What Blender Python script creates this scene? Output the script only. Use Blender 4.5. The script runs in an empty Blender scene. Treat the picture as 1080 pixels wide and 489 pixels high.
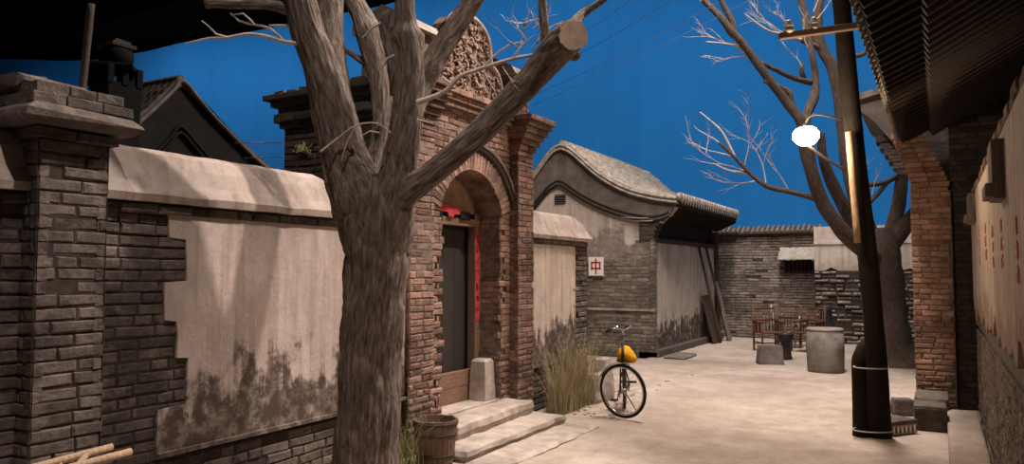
import bpy, math, random
from mathutils import Vector, noise as mn
R = random.Random(7)
SC = bpy.context.scene
COL = SC.collection
PI = math.pi

# ---------------------------------------------------------------- camera numbers
F, H = 780.0, 1.8
PITCH = math.atan(42.5 / F)
YAW = math.atan(450 / math.hypot(F, 42.5))
def ray(x, y):
    r, fw, u = (x - 540) / F, 1.0, -(y - 244.5) / F
    cp, sp = math.cos(PITCH), math.sin(PITCH)
    fw, u = fw * cp - u * sp, fw * sp + u * cp
    cy, sy = math.cos(YAW), math.sin(YAW)
    return Vector((r * cy - fw * sy, r * sy + fw * cy, u))
EYE = Vector((0, 0, H))
def at(x, y, d): return EYE + ray(x, y) * d
def onX(x, y, c): d = ray(x, y); return EYE + d * (c / d.x)
def onY(x, y, c): d = ray(x, y); return EYE + d * (c / d.y)
def onZ(x, y, c=0.0): d = ray(x, y); return EYE + d * ((c - H) / d.z)

# ---------------------------------------------------------------- materials
class NT:
    def __init__(s, name):
        s.m = bpy.data.materials.new(name); s.m.use_nodes = True
        s.t = s.m.node_tree; s.t.nodes.clear()
        s.out = s.n('ShaderNodeOutputMaterial'); s.b = s.n('ShaderNodeBsdfPrincipled')
        s.t.links.new(s.b.outputs[0], s.out.inputs[0])
        s.b.inputs['Specular IOR Level'].default_value = 0.25
    def n(s, typ, **kw):
        o = s.t.nodes.new(typ)
        for k, v in kw.items(): setattr(o, k, v)
        return o
    def set(s, sock, v):
        if hasattr(v, 'is_linked') or isinstance(v, bpy.types.NodeSocket): s.t.links.new(v, sock)
        elif isinstance(v, (tuple, list)) and len(v) == 3 and sock.type == 'RGBA': sock.default_value = (*v, 1)
        else: sock.default_value = v
    def co(s, kind='Object', scale=(1, 1, 1)):
        t = s.n('ShaderNodeTexCoord'); m = s.n('ShaderNodeMapping')
        m.inputs['Scale'].default_value = scale
        s.t.links.new(t.outputs[kind], m.inputs[0]); return m.outputs[0]
    def noise(s, vec, scale=5, detail=5, rough=.6):
        o = s.n('ShaderNodeTexNoise'); s.set(o.inputs['Vector'], vec)
        o.inputs['Scale'].default_value = scale; o.inputs['Detail'].default_value = detail; o.inputs['Roughness'].default_value = rough
        return o.outputs[0]
    def ramp(s, fac, *stops):
        o = s.n('ShaderNodeValToRGB'); e = o.color_ramp.elements
        while len(e) < len(stops): e.new(.5)
        for i, (p, c) in enumerate(stops):
            e[i].position = p; e[i].color = (*c, 1) if not isinstance(c, (int, float)) else (c, c, c, 1)
        s.set(o.inputs[0], fac); return o.outputs[0]
    def mix(s, fac, a, b, mode='MIX'):
        o = s.n('ShaderNodeMix', data_type='RGBA', blend_type=mode)
        s.set(o.inputs[0], fac); s.set(o.inputs[6], a); s.set(o.inputs[7], b); return o.outputs[2]
    def math(s, op, a, b=0.0, c=0.0):
        o = s.n('ShaderNodeMath', operation=op); s.set(o.inputs[0], a); s.set(o.inputs[1], b); s.set(o.inputs[2], c); return o.outputs[0]
    def attr(s, name):
        o = s.n('ShaderNodeAttribute'); o.attribute_name = name; return o.outputs['Fac']
    def sep(s, vec):
        o = s.n('ShaderNodeSeparateXYZ'); s.set(o.inputs[0], vec); return o.outputs
    def bump(s, h, strength=.5, dist=.02):
        o = s.n('ShaderNodeBump'); o.inputs['Strength'].default_value = strength; o.inputs['Distance'].default_value = dist
        s.set(o.inputs['Height'], h); s.t.links.new(o.outputs[0], s.b.inputs['Normal'])
    def fin(s, col, rough=.9):
        s.set(s.b.inputs['Base Color'], col); s.set(s.b.inputs['Roughness'], rough); return s.m

def m_brick(name, lo, hi, dust, dust_amt=.35, dark=(.03, .024, .02)):
    k = NT(name); o = k.co()
    c = k.ramp(k.attr('rnd'), (0, lo), (.6, tuple((a + b) / 2 for a, b in zip(lo, hi))), (1, hi))
    n1 = k.noise(o, 1.1, 7, .68); n2 = k.noise(o, 26, 7, .72); n3 = k.noise(o, 6, 6, .68); n4 = k.noise(k.co('Object', (3, 3, 9)), 3, 5, .65)
    c = k.mix(k.ramp(n1, (.44, 0), (.6, .85)), c, k.mix(.55, c, dark))
    c = k.mix(k.math('MULTIPLY', k.ramp(n3, (.5, 0), (.68, 1)), dust_amt), c, dust)
    c = k.mix(k.ramp(n4, (.5, 0), (.68, .5)), c, dark)
    c = k.mix(.55, c, k.ramp(n2, (.28, .2), (.72, 1.0)), 'MULTIPLY')
    k.bump(k.math('ADD', n3, k.math('MULTIPLY', n2, .7)), .85, .022); return k.fin(c, .95)

BRICK_GREY = m_brick('grey_brick', (.1, .08, .068), (.24, .195, .165), (.36, .295, .25), .5)
BRICK_BACK = m_brick('weathered_brick', (.19, .155, .133), (.4, .335, .29), (.5, .42, .36))
BRICK_RED = m_brick('red_brick', (.17, .095, .07), (.44, .255, .19), (.42, .32, .26), .5)
BRICK_WARM = m_brick('orange_brick', (.28, .14, .09), (.62, .36, .245), (.5, .38, .3), .35)
BRICK_DARK = m_brick('dark_brick', (.05, .04, .034), (.13, .104, .088), (.2, .16, .135), .3)  # plain dark brick, toned lower overall than the other brick mixes
STONE_WALL = m_brick('rubble_stone', (.13, .105, .09), (.42, .35, .3), (.55, .47, .4), .7)

def simple(name, col, vary=.35, scale=8, rough=.85, bump=.3, stretch=(1, 1, 1), col2=None, bd=.01):
    k = NT(name); o = k.co('Object', stretch); n = k.noise(o, scale, 6, .65)
    c2 = col2 or tuple(c * (1 - vary) for c in col)
    c = k.ramp(n, (.35, c2), (.65, col)); k.bump(n, bump, bd); return k.fin(c, rough)
MORTAR = simple('mortar', (.2, .165, .135), .5, 12)
MORTAR_DARK = simple('dark_mortar', (.06, .047, .039), .5, 12)
STONE = simple('pale_stone', (.44, .37, .315), .42, 5, bump=.6, bd=.02)
STONE_DARK = simple('dark_stone', (.125, .1, .083), .5, 9, bump=.6, bd=.02)
CEMENT = simple('cement', (.21, .185, .163), .5, 4, bump=.4)
TILE = simple('grey_roof_tile', (.2, .165, .135), .5, 9, bump=.4)
TILE_PALE = simple('pale_roof_tile', (.44, .38, .32), .6, 9, bump=.4)
WOOD_DARK = simple('dark_wood', (.075, .05, .036), .5, 6, stretch=(14, 14, 1.5), bump=.5)
WOOD_DOOR = simple('door_wood', (.042, .034, .03), .5, 5, stretch=(14, 14, 1.2), bump=.4)
WOOD_BROWN = simple('brown_wood', (.22, .13, .085), .45, 6, stretch=(12, 1.5, 12), bump=.5)
WOOD_RED = simple('reddish_wood', (.15, .066, .036), .5, 6, rough=.6)
WOOD_PALE = simple('pale_wood', (.55, .38, .25), .4, 6, stretch=(9, 9, 1.5))
WOOD_GREY = simple('grey_wood', (.22, .18, .15), .45, 5, stretch=(10, 10, 1.2), bump=.5)
WOOD_TUB = simple('tub_wood', (.2, .13, .088), .55, 6, stretch=(16, 16, 1.5), bump=.6)
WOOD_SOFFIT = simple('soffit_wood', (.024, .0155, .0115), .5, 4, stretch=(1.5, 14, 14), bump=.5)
POLE_WOOD = simple('utility_pole_wood', (.026, .02, .017), .5, 6, stretch=(14, 14, 1.2), bump=.6); POLE_WOOD.node_tree.nodes['Principled BSDF'].inputs['Specular IOR Level'].default_value = .08
CUT = simple('cut_wood', (.68, .5, .37), .35, 14)
BLACK = simple('black', (.007, .0065, .006), .3, 5)
VOID = simple('black_drape', (.003, .0026, .0025), .3, 5); VOID.node_tree.nodes['Principled BSDF'].inputs['Specular IOR Level'].default_value = 0
IRON = simple('dark_iron', (.035, .03, .028), .4, 10, rough=.5)
CHROME = NT('chrome'); CHROME.b.inputs['Metallic'].default_value = 1; CHROME = CHROME.fin((.75, .73, .7), .22)
RUBBER = simple('rubber', (.02, .019, .018), .3, 10, rough=.7)
STEEL = NT('spoke_steel'); STEEL.b.inputs['Metallic'].default_value = .8; STEEL = STEEL.fin((.3, .28, .26), .4)
RED_PAPER = simple('red_paper', (.5, .055, .05), .35, 14, bump=.1)
RED_PAINT = simple('red_paint', (.45, .035, .025), .3, 14, bump=.05)
WHITE_PAINT = simple('white_board', (.86, .81, .76), .18, 6, bump=.05)
CERAMIC = simple('white_ceramic', (.85, .8, .75), .15, 6, rough=.3, bump=.02)
YELLOW = simple('yellow_plush', (.85, .42, .02), .35, 30, bump=.8, bd=.01)
AWN = simple('awning_sheet', (.38, .335, .29), .4, 8)
WIRE = simple('wire_sheath', (.1, .2, .34), .2, 6)
WIRE_PALE = simple('pale_wire', (.42, .37, .32), .2, 6)
GRASS = simple('dry_grass', (.5, .42, .25), .45, 4, bump=0)
GRASS_G = simple('green_grass', (.36, .36, .16), .4, 4, bump=0)
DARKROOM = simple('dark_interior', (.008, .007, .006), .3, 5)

def m_bark(name, lo, mid, hi):
    k = NT(name); u = k.co('UV'); o = k.co()
    n = k.noise(k.co('UV', (9, 2.2, 1)), 3.2, 8, .68); b = k.noise(o, 3.5, 5, .6)
    c = k.ramp(n, (.3, lo), (.5, mid), (.72, hi))
    c = k.mix(k.ramp(b, (.4, 0), (.7, .6)), c, k.mix(.55, c, lo))
    k.bump(n, 1.0, .07); return k.fin(c, .9)
BARK = m_bark('bark', (.045, .034, .027), (.235, .18, .147), (.54, .435, .365))
BARK2 = m_bark('reddish_bark', (.05, .036, .029), (.13, .095, .076), (.25, .19, .155))
TWIG = simple('twig', (.58, .5, .43), .4, 12)

def m_plaster(name, base, dirt, ztop, zamp, axis='Y', amount=1.0):
    """lime plaster with damp stains rising from the foot and dark runs from the top"""
    base0 = base; k = NT(name); o = k.co(); x, y, z = k.sep(o)
    big = k.noise(o, 1.1, 6, .62); mid = k.noise(o, 4.5, 7, .68); fine = k.noise(o, 30, 5, .6)
    run = k.noise(k.co('Object', (7, 7, .45)), 1.3, 5, .6)
    lim = k.math('ADD', k.math('MULTIPLY', k.math('SUBTRACT', big, .5), zamp * 2.6), ztop)
    lim = k.math('ADD', lim, k.math('MULTIPLY', k.math('SUBTRACT', mid, .5), zamp * 2.0))
    lim = k.math('ADD', lim, k.math('MULTIPLY', k.math('SUBTRACT', run, .5), zamp * 1.8))
    st = k.math('MULTIPLY', k.math('SUBTRACT', lim, z), 6.0)
    stc = k.n('ShaderNodeClamp'); k.set(stc.inputs[0], st)
    soft = k.ramp(k.noise(o, 9, 6, .7), (.36, .55), (.55, 1.0))
    smask = k.math('MULTIPLY', stc.outputs[0], k.math('MULTIPLY', soft, amount))
    blot = k.noise(k.co('Object', (1, 1, .7)), 2.1, 7, .66)
    base = k.mix(k.ramp(blot, (.5, 0), (.64, .6)), base, tuple(b * q for b, q in zip(base, (.62, .55, .5))))
    c = k.mix(k.ramp(mid, (.36, .0), (.68, .85)), base, tuple(b * .74 for b in base0))
    c = k.mix(k.ramp(run, (.48, 0), (.66, .6)), c, tuple(b * q for b, q in zip(base0, (.5, .44, .4))))
    c = k.mix(smask, c, dirt)
    c = k.mix(.25, c, k.ramp(fine, (.3, .55), (.7, 1)), 'MULTIPLY')
    k.bump(k.math('ADD', k.math('MULTIPLY', fine, .3), mid), .45, .02); return k.fin(c, .93)
PLASTER = m_plaster('lime_plaster', (.55, .45, .395), (.085, .06, .046), 1.05, .48)
PLASTER_B = m_plaster('pale_lime_plaster', (.66, .55, .48), (.085, .06, .045), 1.15, .45)
PLASTER_CAP = m_plaster('coping_render', (.44, .365, .315), (.13, .1, .08), 2.3, .12)
PLASTER_GABLE = m_plaster('gable_plaster', (.58, .5, .435), (.2, .165, .14), 2.75, .42, amount=.95)
PLASTER_SIDE = m_plaster('side_wall_plaster', (.6, .52, .45), (.05, .04, .033), .75, .5)
PLASTER_R = m_plaster('right_wall_plaster', (.6, .49, .41), (.3, .2, .145), 1.6, .25)
PLASTER_W = m_plaster('white_plaster', (.6, .52, .45), (.35, .28, .23), 2.1, .3, amount=.8)
RENDER_GREY = simple('grey_verge_render', (.15, .125, .105), .45, 4)
RENDER_DARK = simple('dark_verge_render', (.024, .02, .018), .45, 4)

k = NT('packed_earth'); o = k.co()
n1 = k.noise(o, .55, 6, .62); n2 = k.noise(o, 3.2, 8, .7); n3 = k.noise(o, 34, 6, .7)
c = k.ramp(n1, (.3, (.3, .235, .19)), (.5, (.45, .37, .312)), (.7, (.54, .46, .395)))
c = k.mix(k.ramp(n2, (.42, 0), (.66, .65)), c, (.29, .22, .165))
c = k.mix(.4, c, k.ramp(n3, (.3, .5), (.7, 1)), 'MULTIPLY')
k.bump(k.math('ADD', k.math('MULTIPLY', n3, .35), n2), .6, .035); EARTH = k.fin(c, .95)

k = NT('blue_cloth'); o = k.co('UV')
n1 = k.noise(k.co('UV', (1.4, .06, 1)), 1.2, 5, .6); n2 = k.noise(o, .25, 4, .6)
c = k.mix(k.ramp(n1, (.3, .0), (.7, .5)), (.015, .185, .5), (.011, .14, .39))
c = k.mix(k.ramp(n2, (.35, .35), (.7, 0)), c, (.01, .12, .34)); CLOTH = k.fin(c, .95)

k = NT('lamp_glow'); e = k.n('ShaderNodeEmission'); e.inputs[0].default_value = (1, .8, .58, 1); e.inputs[1].default_value = 60
k.t.links.new(e.outputs[0], k.out.inputs[0]); GLOW = k.m

# ---------------------------------------------------------------- mesh building
def scallop(P, r, step=.09):
    Q, _ = spline([Vector(p) for p in P], [0] * len(P), step)
    return Q, [r * (1.3 if i % 2 else .8) for i in range(len(Q))]
class MB:
    def __init__(s): s.v, s.f, s.m, s.r, s.uv, s.sm = [], [], [], [], [], []
    def face(s, idx, mi=0, rnd=.5, uv=None, sm=False):
        s.f.append(idx); s.m.append(mi); s.r.append(rnd); s.uv.append(uv); s.sm.append(sm)
    def add(s, vs, fs, mi=0, rnd=.5, sm=False):
        b = len(s.v); s.v += [Vector(v) for v in vs]
        for f in fs: s.face([b + i for i in f], mi, rnd, None, sm)
    def box(s, a, b, mi=0, rnd=.5):
        x0, y0, z0 = [min(p, q) for p, q in zip(a, b)]; x1, y1, z1 = [max(p, q) for p, q in zip(a, b)]
        s.add([(x0, y0, z0), (x1, y0, z0), (x1, y1, z0), (x0, y1, z0), (x0, y0, z1), (x1, y0, z1), (x1, y1, z1), (x0, y1, z1)],
              [(0, 3, 2, 1), (4, 5, 6, 7), (0, 1, 5, 4), (1, 2, 6, 5), (2, 3, 7, 6), (3, 0, 4, 7)], mi, rnd)
    def rock(s, c, u, v, n, hu, hv, hn, bev=.15, jit=.04, mi=0, rnd=.5, rr=R):
        """a chamfered block: centre c, axes u v n, half sizes"""
        vs = []; fs = []
        c = Vector(c); u = Vector(u); v = Vector(v); n = Vector(n)
        b = min(hu, hv, hn) * bev
        rings = [(-hn, b), (-hn + b, 0), (hn - b, 0), (hn, b)]
        for w, ins in rings:
            for su, sv in ((-1, -1), (1, -1), (1, 1), (-1, 1)):
                m = min(hu, hv, hn) * jit
                vs.append(c + u * (su * (hu - ins) + rr.uniform(-m, m)) + v * (sv * (hv - ins) + rr.uniform(-m, m)) + n * (w + rr.uniform(-m, m)))
        for i in range(3):
            for j in range(4):
                a0 = i * 4 + j; a1 = i * 4 + (j + 1) % 4
                fs.append((a0, a1, a1 + 4, a0 + 4))
        fs += [(3, 2, 1, 0), (12, 13, 14, 15)]
        s.add(vs, fs, mi, rnd)
    def prism(s, poly, d, mi=0, rnd=.5):
        """poly: 3D points in order, extruded by vector d"""
        n = len(poly); d = Vector(d); p = [Vector(q) for q in poly]
        s.add(p + [q + d for q in p], [tuple(range(n))[::-1], tuple(range(n, 2 * n))] + [(i, (i + 1) % n, n + (i + 1) % n, n + i) for i in range(n)], mi, rnd)
    def tube(s, pts, rad, seg=8, mi=0, cap=True, capmi=None, amp=0.0, freq=4.0, seed=0.0, step=None, rnd=.5):
        P = [Vector(p) for p in pts]
        if isinstance(rad, (int, float)): rad = [rad] * len(P)
        if step:
            P, rad = spline(P, rad, step)
        n = len(P); b = len(s.v); L = 0
        t0 = (P[1] - P[0]).normalized(); ref = Vector((1, 0, 0)) if abs(t0.x) < .8 else Vector((0, 1, 0))
        a = t0.cross(ref).normalized(); ls = []
        for i in range(n):
            t = (P[min(i + 1, n - 1)] - P[max(i - 1, 0)]).normalized()
            a = (a - t * a.dot(t)).normalized(); c = t.cross(a)
            if i: L += (P[i] - P[i - 1]).length
            ls.append(L)
            for j in range(seg):
                th = 2 * PI * j / seg; r = rad[i]
                if amp:
                    q = Vector((math.cos(th) * freq * .5 + seed, math.sin(th) * freq * .5, L * 1.3 / max(.12, rad[0]) * .35))
                    q2 = Vector((math.cos(th) * 1.2 + seed, math.sin(th) * 1.2, L * 3 + 9))
                    r *= 1 + amp * (.45 - 1.5 * abs(mn.noise(q * 1.7))) + amp * .9 * mn.noise(q2)
                s.v.append(P[i] + (a * math.cos(th) + c * math.sin(th)) * r)
        for i in range(n - 1):
            for j in range(seg):
                j2 = (j + 1) % seg; ur = max(.05, rad[0]) * 2 * PI
                s.face([b + i * seg + j, b + i * seg + j2, b + (i + 1) * seg + j2, b + (i + 1) * seg + j], mi, rnd,
                       [(ur * j / seg, ls[i]), (ur * (j + 1) / seg, ls[i]), (ur * (j + 1) / seg, ls[i + 1]), (ur * j / seg, ls[i + 1])], True)
        if cap:
            cm = mi if capmi is None else capmi
            s.face([b + j for j in range(seg)][::-1], cm, rnd); s.face([b + (n - 1) * seg + j for j in range(seg)], cm, rnd)
    def lathe(s, prof, c, seg=24, mi=0, axis=Vector((0, 0, 1)), sm=True, sx=1, sy=1):
        c = Vector(c); ref = Vector((1, 0, 0)) if abs(axis.x) < .9 else Vector((0, 1, 0))
        a = axis.cross(ref).normalized(); e = axis.cross(a); b = len(s.v); n = len(prof)
        for r, h in prof:
            for j in range(seg):
                th = 2 * PI * j / seg; s.v.append(c + axis * h + a * (r * sx * math.cos(th)) + e * (r * sy * math.sin(th)))
        for i in range(n - 1):
            for j in range(seg):
                j2 = (j + 1) % seg; s.face([b + i * seg + j, b + i * seg + j2, b + (i + 1) * seg + j2, b + (i + 1) * seg + j], mi, .5, None, sm)
        s.face([b + j for j in range(seg)][::-1], mi); s.face([b + (n - 1) * seg + j for j in range(seg)], mi)
    def torus(s, c, axis, R0, r, seg=40, ring=8, mi=0):
        axis = Vector(axis).normalized(); ref = Vector((0, 0, 1)) if abs(axis.z) < .9 else Vector((1, 0, 0))
        a = axis.cross(ref).normalized(); e = axis.cross(a); c = Vector(c); b = len(s.v)
        for i in range(seg):
            d = a * math.cos(2 * PI * i / seg) + e * math.sin(2 * PI * i / seg)
            for j in range(ring):
                t = 2 * PI * j / ring; s.v.append(c + d * (R0 + r * math.cos(t)) + axis * (r * math.sin(t)))
        for i in range(seg):
            for j in range(ring):
                i2 = (i + 1) % seg; j2 = (j + 1) % ring
                s.face([b + i * ring + j, b + i2 * ring + j, b + i2 * ring + j2, b + i * ring + j2], mi, .5, None, True)
    def grid(s, fn, nu, nv, mi=0, sm=True, uvf=None):
        b = len(s.v)
        for i in range(nu + 1):
            for j in range(nv + 1): s.v.append(Vector(fn(i / nu, j / nv)))
        for i in range(nu):
            for j in range(nv):
                q = [(i, j), (i + 1, j), (i + 1, j + 1), (i, j + 1)]
                s.face([b + a * (nv + 1) + c for a, c in q], mi, .5, [uvf(a / nu, c / nv) for a, c in q] if uvf else None, sm)
    def build(s, name, mats, parent=None, origin=None):
        if not isinstance(mats, (list, tuple)): mats = [mats]
        og = Vector(origin) if origin is not None else Vector((0, 0, 0))
        me = bpy.data.meshes.new(name)
        me.from_pydata([tuple(v - og) for v in s.v], [], s.f)
        for m in mats: me.materials.append(m)
        me.polygons.foreach_set('material_index', s.m); me.polygons.foreach_set('use_smooth', s.sm)
        at_ = me.attributes.new('rnd', 'FLOAT', 'FACE'); at_.data.foreach_set('value', s.r)
        uvl = me.uv_layers.new(name='UVMap'); flat = []
        for fi, f in enumerate(s.f):
            uv = s.uv[fi]
            if uv is None:
                nn = me.polygons[fi].normal; ax = max(range(3), key=lambda q: abs(nn[q]))
                for i in f:
                    v = s.v[i]; uv_ = ((v.y, v.z), (v.x, v.z), (v.x, v.y))[ax]; flat += uv_
            else:
                for q in uv: flat += q
        uvl.data.foreach_set('uv', flat); me.update()
        ob = bpy.data.objects.new(name, me); COL.objects.link(ob); ob.location = og
        if parent is not None:
            ob.parent = parent; ob.location = og - Vector(PW.get(parent.name, (0, 0, 0)))
        PW[ob.name] = tuple(og)
        return ob
PW = {}
def spline(P, rad, step):
    n = len(P); out, ro = [], []
    for i in range(n - 1):
        p0, p1, p2, p3 = P[max(i - 1, 0)], P[i], P[i + 1], P[min(i + 2, n - 1)]
        k = max(1, int((p2 - p1).length / step))
        for j in range(k):
            t = j / k; t2, t3 = t * t, t ** 3
            out.append(.5 * ((2 * p1) + (p2 - p0) * t + (2 * p0 - 5 * p1 + 4 * p2 - p3) * t2 + (3 * p1 - p0 - 3 * p2 + p3) * t3))
            ro.append(rad[i] + (rad[i + 1] - rad[i]) * t)
    return out + [P[-1]], ro + [rad[-1]]
def tag(o, label=None, cat=None, group=None, kind=None):
    for k_, v_ in (('label', label), ('category', cat), ('group', group), ('kind', kind)):
        if v_: o[k_] = v_
    return o
def struct(o, label=None, cat=None): return tag(o, label, cat, None, 'structure')
def thing(name, loc, label, cat, group=None):
    o = bpy.data.objects.new(name, None); COL.objects.link(o); o.location = loc; o.empty_display_size = .1
    PW[o.name] = tuple(loc); return tag(o, label, cat, group)

UPZ = Vector((0, 0, 1))
def bricks(mb, o, u, n, W, Hh, bl=.27, bh=.068, gap=.008, d=.035, keep=None, mi=0, rough=.1, worn=None, ext0=0, ext1=0, rr=R, mortar=True):
    """brick courses laid on the plane through o, spanned by u (along) and z, standing d proud along n"""
    o, u, n = Vector(o), Vector(u), Vector(n); row = 0; z = 0
    while z + bh * .6 < Hh:
        h = min(bh, Hh - z - gap); x = -ext0 - (bl * .5 if row % 2 else 0) - rr.uniform(0, .04); wob = rr.uniform(-.004, .004)
        while x < W + ext1:
            w = bl * rr.choice((1, 1, 1, .5, .95)) * rr.uniform(.94, 1.05)
            a, b = max(x, -ext0), min(x + w - gap, W + ext1); x += w
            if b - a < .03: continue
            cu, cz = (a + b) / 2, z + h / 2
            if keep and not keep(cu, cz): continue
            wn = worn(cu, cz) if worn else 0
            dd = d * (1 + rr.uniform(-rough, rough)) - wn * rr.uniform(0, .012)
            if rr.random() < .015 + wn * .03: dd *= .6
            tilt = rr.uniform(-.002, .002) * (1 + 1.5 * wn)
            hu, hz = (b - a) / 2, h / 2 * (1 - wn * rr.uniform(0, .12)); bev = .006 + wn * .014
            vs = []
            for w_, ins in ((-.03, 0), (dd - bev, 0), (dd, bev)):
                for su, sz in ((-1, -1), (1, -1), (1, 1), (-1, 1)):
                    j = .003 + .004 * wn
                    vs.append(o + u * (cu + su * (hu - ins) + rr.uniform(-j, j)) + UPZ * (cz + wob + sz * (hz - ins) + su * tilt + rr.uniform(-j, j)) + n * (w_ + rr.uniform(-j, j) * .6))
            vs = [v_ + UPZ * (.012 * mn.noise(v_ * 1.3)) + n * (.01 * mn.noise(v_ * 2.1 + Vector((7, 7, 7)))) for v_ in vs]
            fs = [(8, 9, 10, 11)] + [(i * 4 + q, i * 4 + (q + 1) % 4, i * 4 + 4 + (q + 1) % 4, i * 4 + 4 + q) for i in (0, 1) for q in range(4)]
            flip = u.cross(UPZ).dot(n) < 0
            if flip: fs = [f[::-1] for f in fs]
            mb.add(vs, fs, mi, rr.random())
            md = d * .78 - wn * .014; g_ = gap * .6; mq = [o + u * pu + UPZ * pz + n * md for pu, pz in ((a - g_, z - g_), (b + g_, z - g_), (b + g_, z + h + g_), (a - g_, z + h + g_))]
            mb.add(mq, [(3, 2, 1, 0) if flip else (0, 1, 2, 3)], 1 if mortar else mi, .3)
        z += bh + gap; row += 1
X_, Y_, NX, NY = Vector((1, 0, 0)), Vector((0, 1, 0)), Vector((-1, 0, 0)), Vector((0, -1, 0))

def sweep_profile(mb, prof, path, mi=0, closed=True, sm=False):
    """prof: list of offsets (du, dz); path: list of (base point, u vector)"""
    b = len(mb.v); n = len(prof)
    for base, u in path:
        for du, dz in prof: mb.v.append(Vector(base) + Vector(u) * du + UPZ * dz)
    for i in range(len(path) - 1):
        for j in range(n if closed else n - 1):
            j2 = (j + 1) % n; mb.face([b + i * n + j, b + (i + 1) * n + j, b + (i + 1) * n + j2, b + i * n + j2], mi, .5, None, sm)
    mb.face([b + j for j in range(n)], mi); mb.face([b + (len(path) - 1) * n + j for j in range(n)][::-1], mi)

# ================================================================ SETTING
# ---- ground
def gz(x, y):
    return .014 * mn.noise(Vector((x * 1.1, y * 1.1, 0))) + .008 * mn.noise(Vector((x * 4, y * 4, 3))) - .012
mb = MB()
def gfn(u, v):
    x, y = -30 + 45 * u, -4 + 44 * v; return (x, y, gz(x, y) if -6 < x < 1 else -.02)
mb.grid(lambda u, v: gfn(u, v), 40, 40)
mb = MB()
mb.grid(lambda u, v: (-5.4 + 6 * u, 2 + 21 * v, gz(-5.4 + 6 * u, 2 + 21 * v)), 110, 320)
mb.add([(-70, -6, -.05), (30, -6, -.05), (30, 40, -.05), (-70, 40, -.05)], [(0, 1, 2, 3)])
struct(mb.build('ground', EARTH), 'pale packed earth floor of the alley', 'ground')

# ---- near courtyard wall on the left
WX = -4.6
wall = MB()
wall.box((-5.05, 0.5, -.05), (WX - .03, 5.85, 2.2), 1)
def near_keep(u, z):
    y = u
    if z < .56: return True
    edge = 3.19 + (.07 if int((z - .56) / .3) % 3 == 1 else (.2 if int((z - .56) / .3) % 3 == 2 else 0))
    return y < edge + .35
bricks(wall, (WX - .03, 2.65, 0), Y_, X_, 3.2, 2.2, keep=lambda u, z: near_keep(u + 2.65, z), worn=lambda u, z: .22)
bricks(wall, (WX - .03, .6, 0), Y_, X_, 1.7, 2.2, worn=lambda u, z: .22)
# two oversailing courses below the coping
bricks(wall, (WX - .02, .6, 2.2), Y_, X_, 5.25, .075, bh=.06, d=.06, worn=lambda u, z: .3)
wl = struct(wall.build('wall_left', [BRICK_GREY, MORTAR_DARK]), 'grey brick courtyard wall with stained pale plaster on the left', 'wall')
# plaster skin with a toothed left edge
pl = MB()
teeth = [(3.17, .58), (3.175, .87), (3.39, .885), (3.4, 1.2), (3.31, 1.21), (3.315, 1.36), (3.3, 1.46), (3.21, 1.475), (3.2, 1.73), (3.375, 1.74), (3.37, 1.9), (3.36, 2.03), (3.23, 2.04), (3.22, 2.2)]
top = [(5.84, 2.2), (5.84, .6)]
poly = [(WX - .01, y, z) for y, z in teeth] + [(WX - .01, y, z) for y, z in top] + [(WX - .01, 4.5, .585)]
pl.prism([Vector(p) - Vector((.05, 0, 0)) for p in poly], (.08, 0, 0))
pl.box((WX - .06, 3.17, .555), (WX + .05, 5.84, .585))     # thin ledge at its foot
pl.build('plaster_panel', PLASTER, wl)
def coping(mb, y0, y1, hip0=0.0, hip1=0.0, z0=2.27, x=WX):
    prof = [(.075, 0), (.085, .05), (.03, .14), (-.02, .26), (-.07, .345), (-.14, .385), (-.3, .385), (-.38, .34), (-.5, .1), (-.5, 0)]
    n = 30; path = []; b = len(mb.v); m = len(prof)
    for i in range(n + 1):
        y = y0 + (y1 - y0) * i / n
        for dx, dz in prof:
            f = dz / .385
            lo, hi = y0 + hip0 * f * f, y1 - hip1 * f * f
            yy = min(max(y, lo), hi)
            w = .012 * mn.noise(Vector((yy * 3, dx * 9, dz * 5)))
            mb.v.append(Vector((x + dx + w, yy, z0 + dz + .008 * mn.noise(Vector((yy * 5, dz * 8, 1))))))
    for i in range(n):
        for j in range(m):
            j2 = (j + 1) % m; mb.face([b + i * m + j, b + i * m + j2, b + (i + 1) * m + j2, b + (i + 1) * m + j], 0, .5, None, False)
    mb.face([b + j for j in range(m)][::-1]); mb.face([b + n * m + j for j in range(m)])
cp = MB(); coping(cp, 2.72, 5.0, 0, .3); coping(cp, .6, 2.36, 0, .1)
cp.build('coping', PLASTER_CAP, wl)
cr = MB()
for i in range(12):
    y = 2.78 + R.uniform(-.05, .05); z = 2.33 + i * .022
    cr.rock((WX - .02 - i * .01, y, z), Y_, UPZ, X_, R.uniform(.02, .05), .012, .06, .3, .3)
cr.build('broken_edge', STONE_DARK, wl)

# ---- far stretch of the same wall, past the gate
w2 = MB()
w2.box((-5.05, 8.35, -.05), (WX - .03, 10.22, 2.18), 1)
bricks(w2, (WX - .03, 8.4, 0), Y_, X_, 1.82, 2.18, keep=lambda u, z: z < .56 or u > 1.44, worn=lambda u, z: .4, ext1=.03)
bricks(w2, (WX, 10.22, 0), NX, Y_, .45, 2.18)
bricks(w2, (WX - .02, 8.4, 2.18), Y_, X_, 1.84, .075, bh=.06, d=.055)
wf = struct(w2.build('wall_left', [BRICK_GREY, MORTAR_DARK]), 'short pale plastered wall between the brick gate and the gabled house', 'wall')
p2 = MB(); p2.box((WX - .05, 8.4, .58), (WX + .005, 9.83, 2.18)); p2.box((WX - .05, 8.4, .555), (WX + .03, 9.85, .585)); p2.build('plaster_panel', PLASTER_B, wf)
c2 = MB(); coping(c2, 8.4, 10.3, 0, .34, 2.25); c2.build('coping', PLASTER_CAP, wf)

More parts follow.
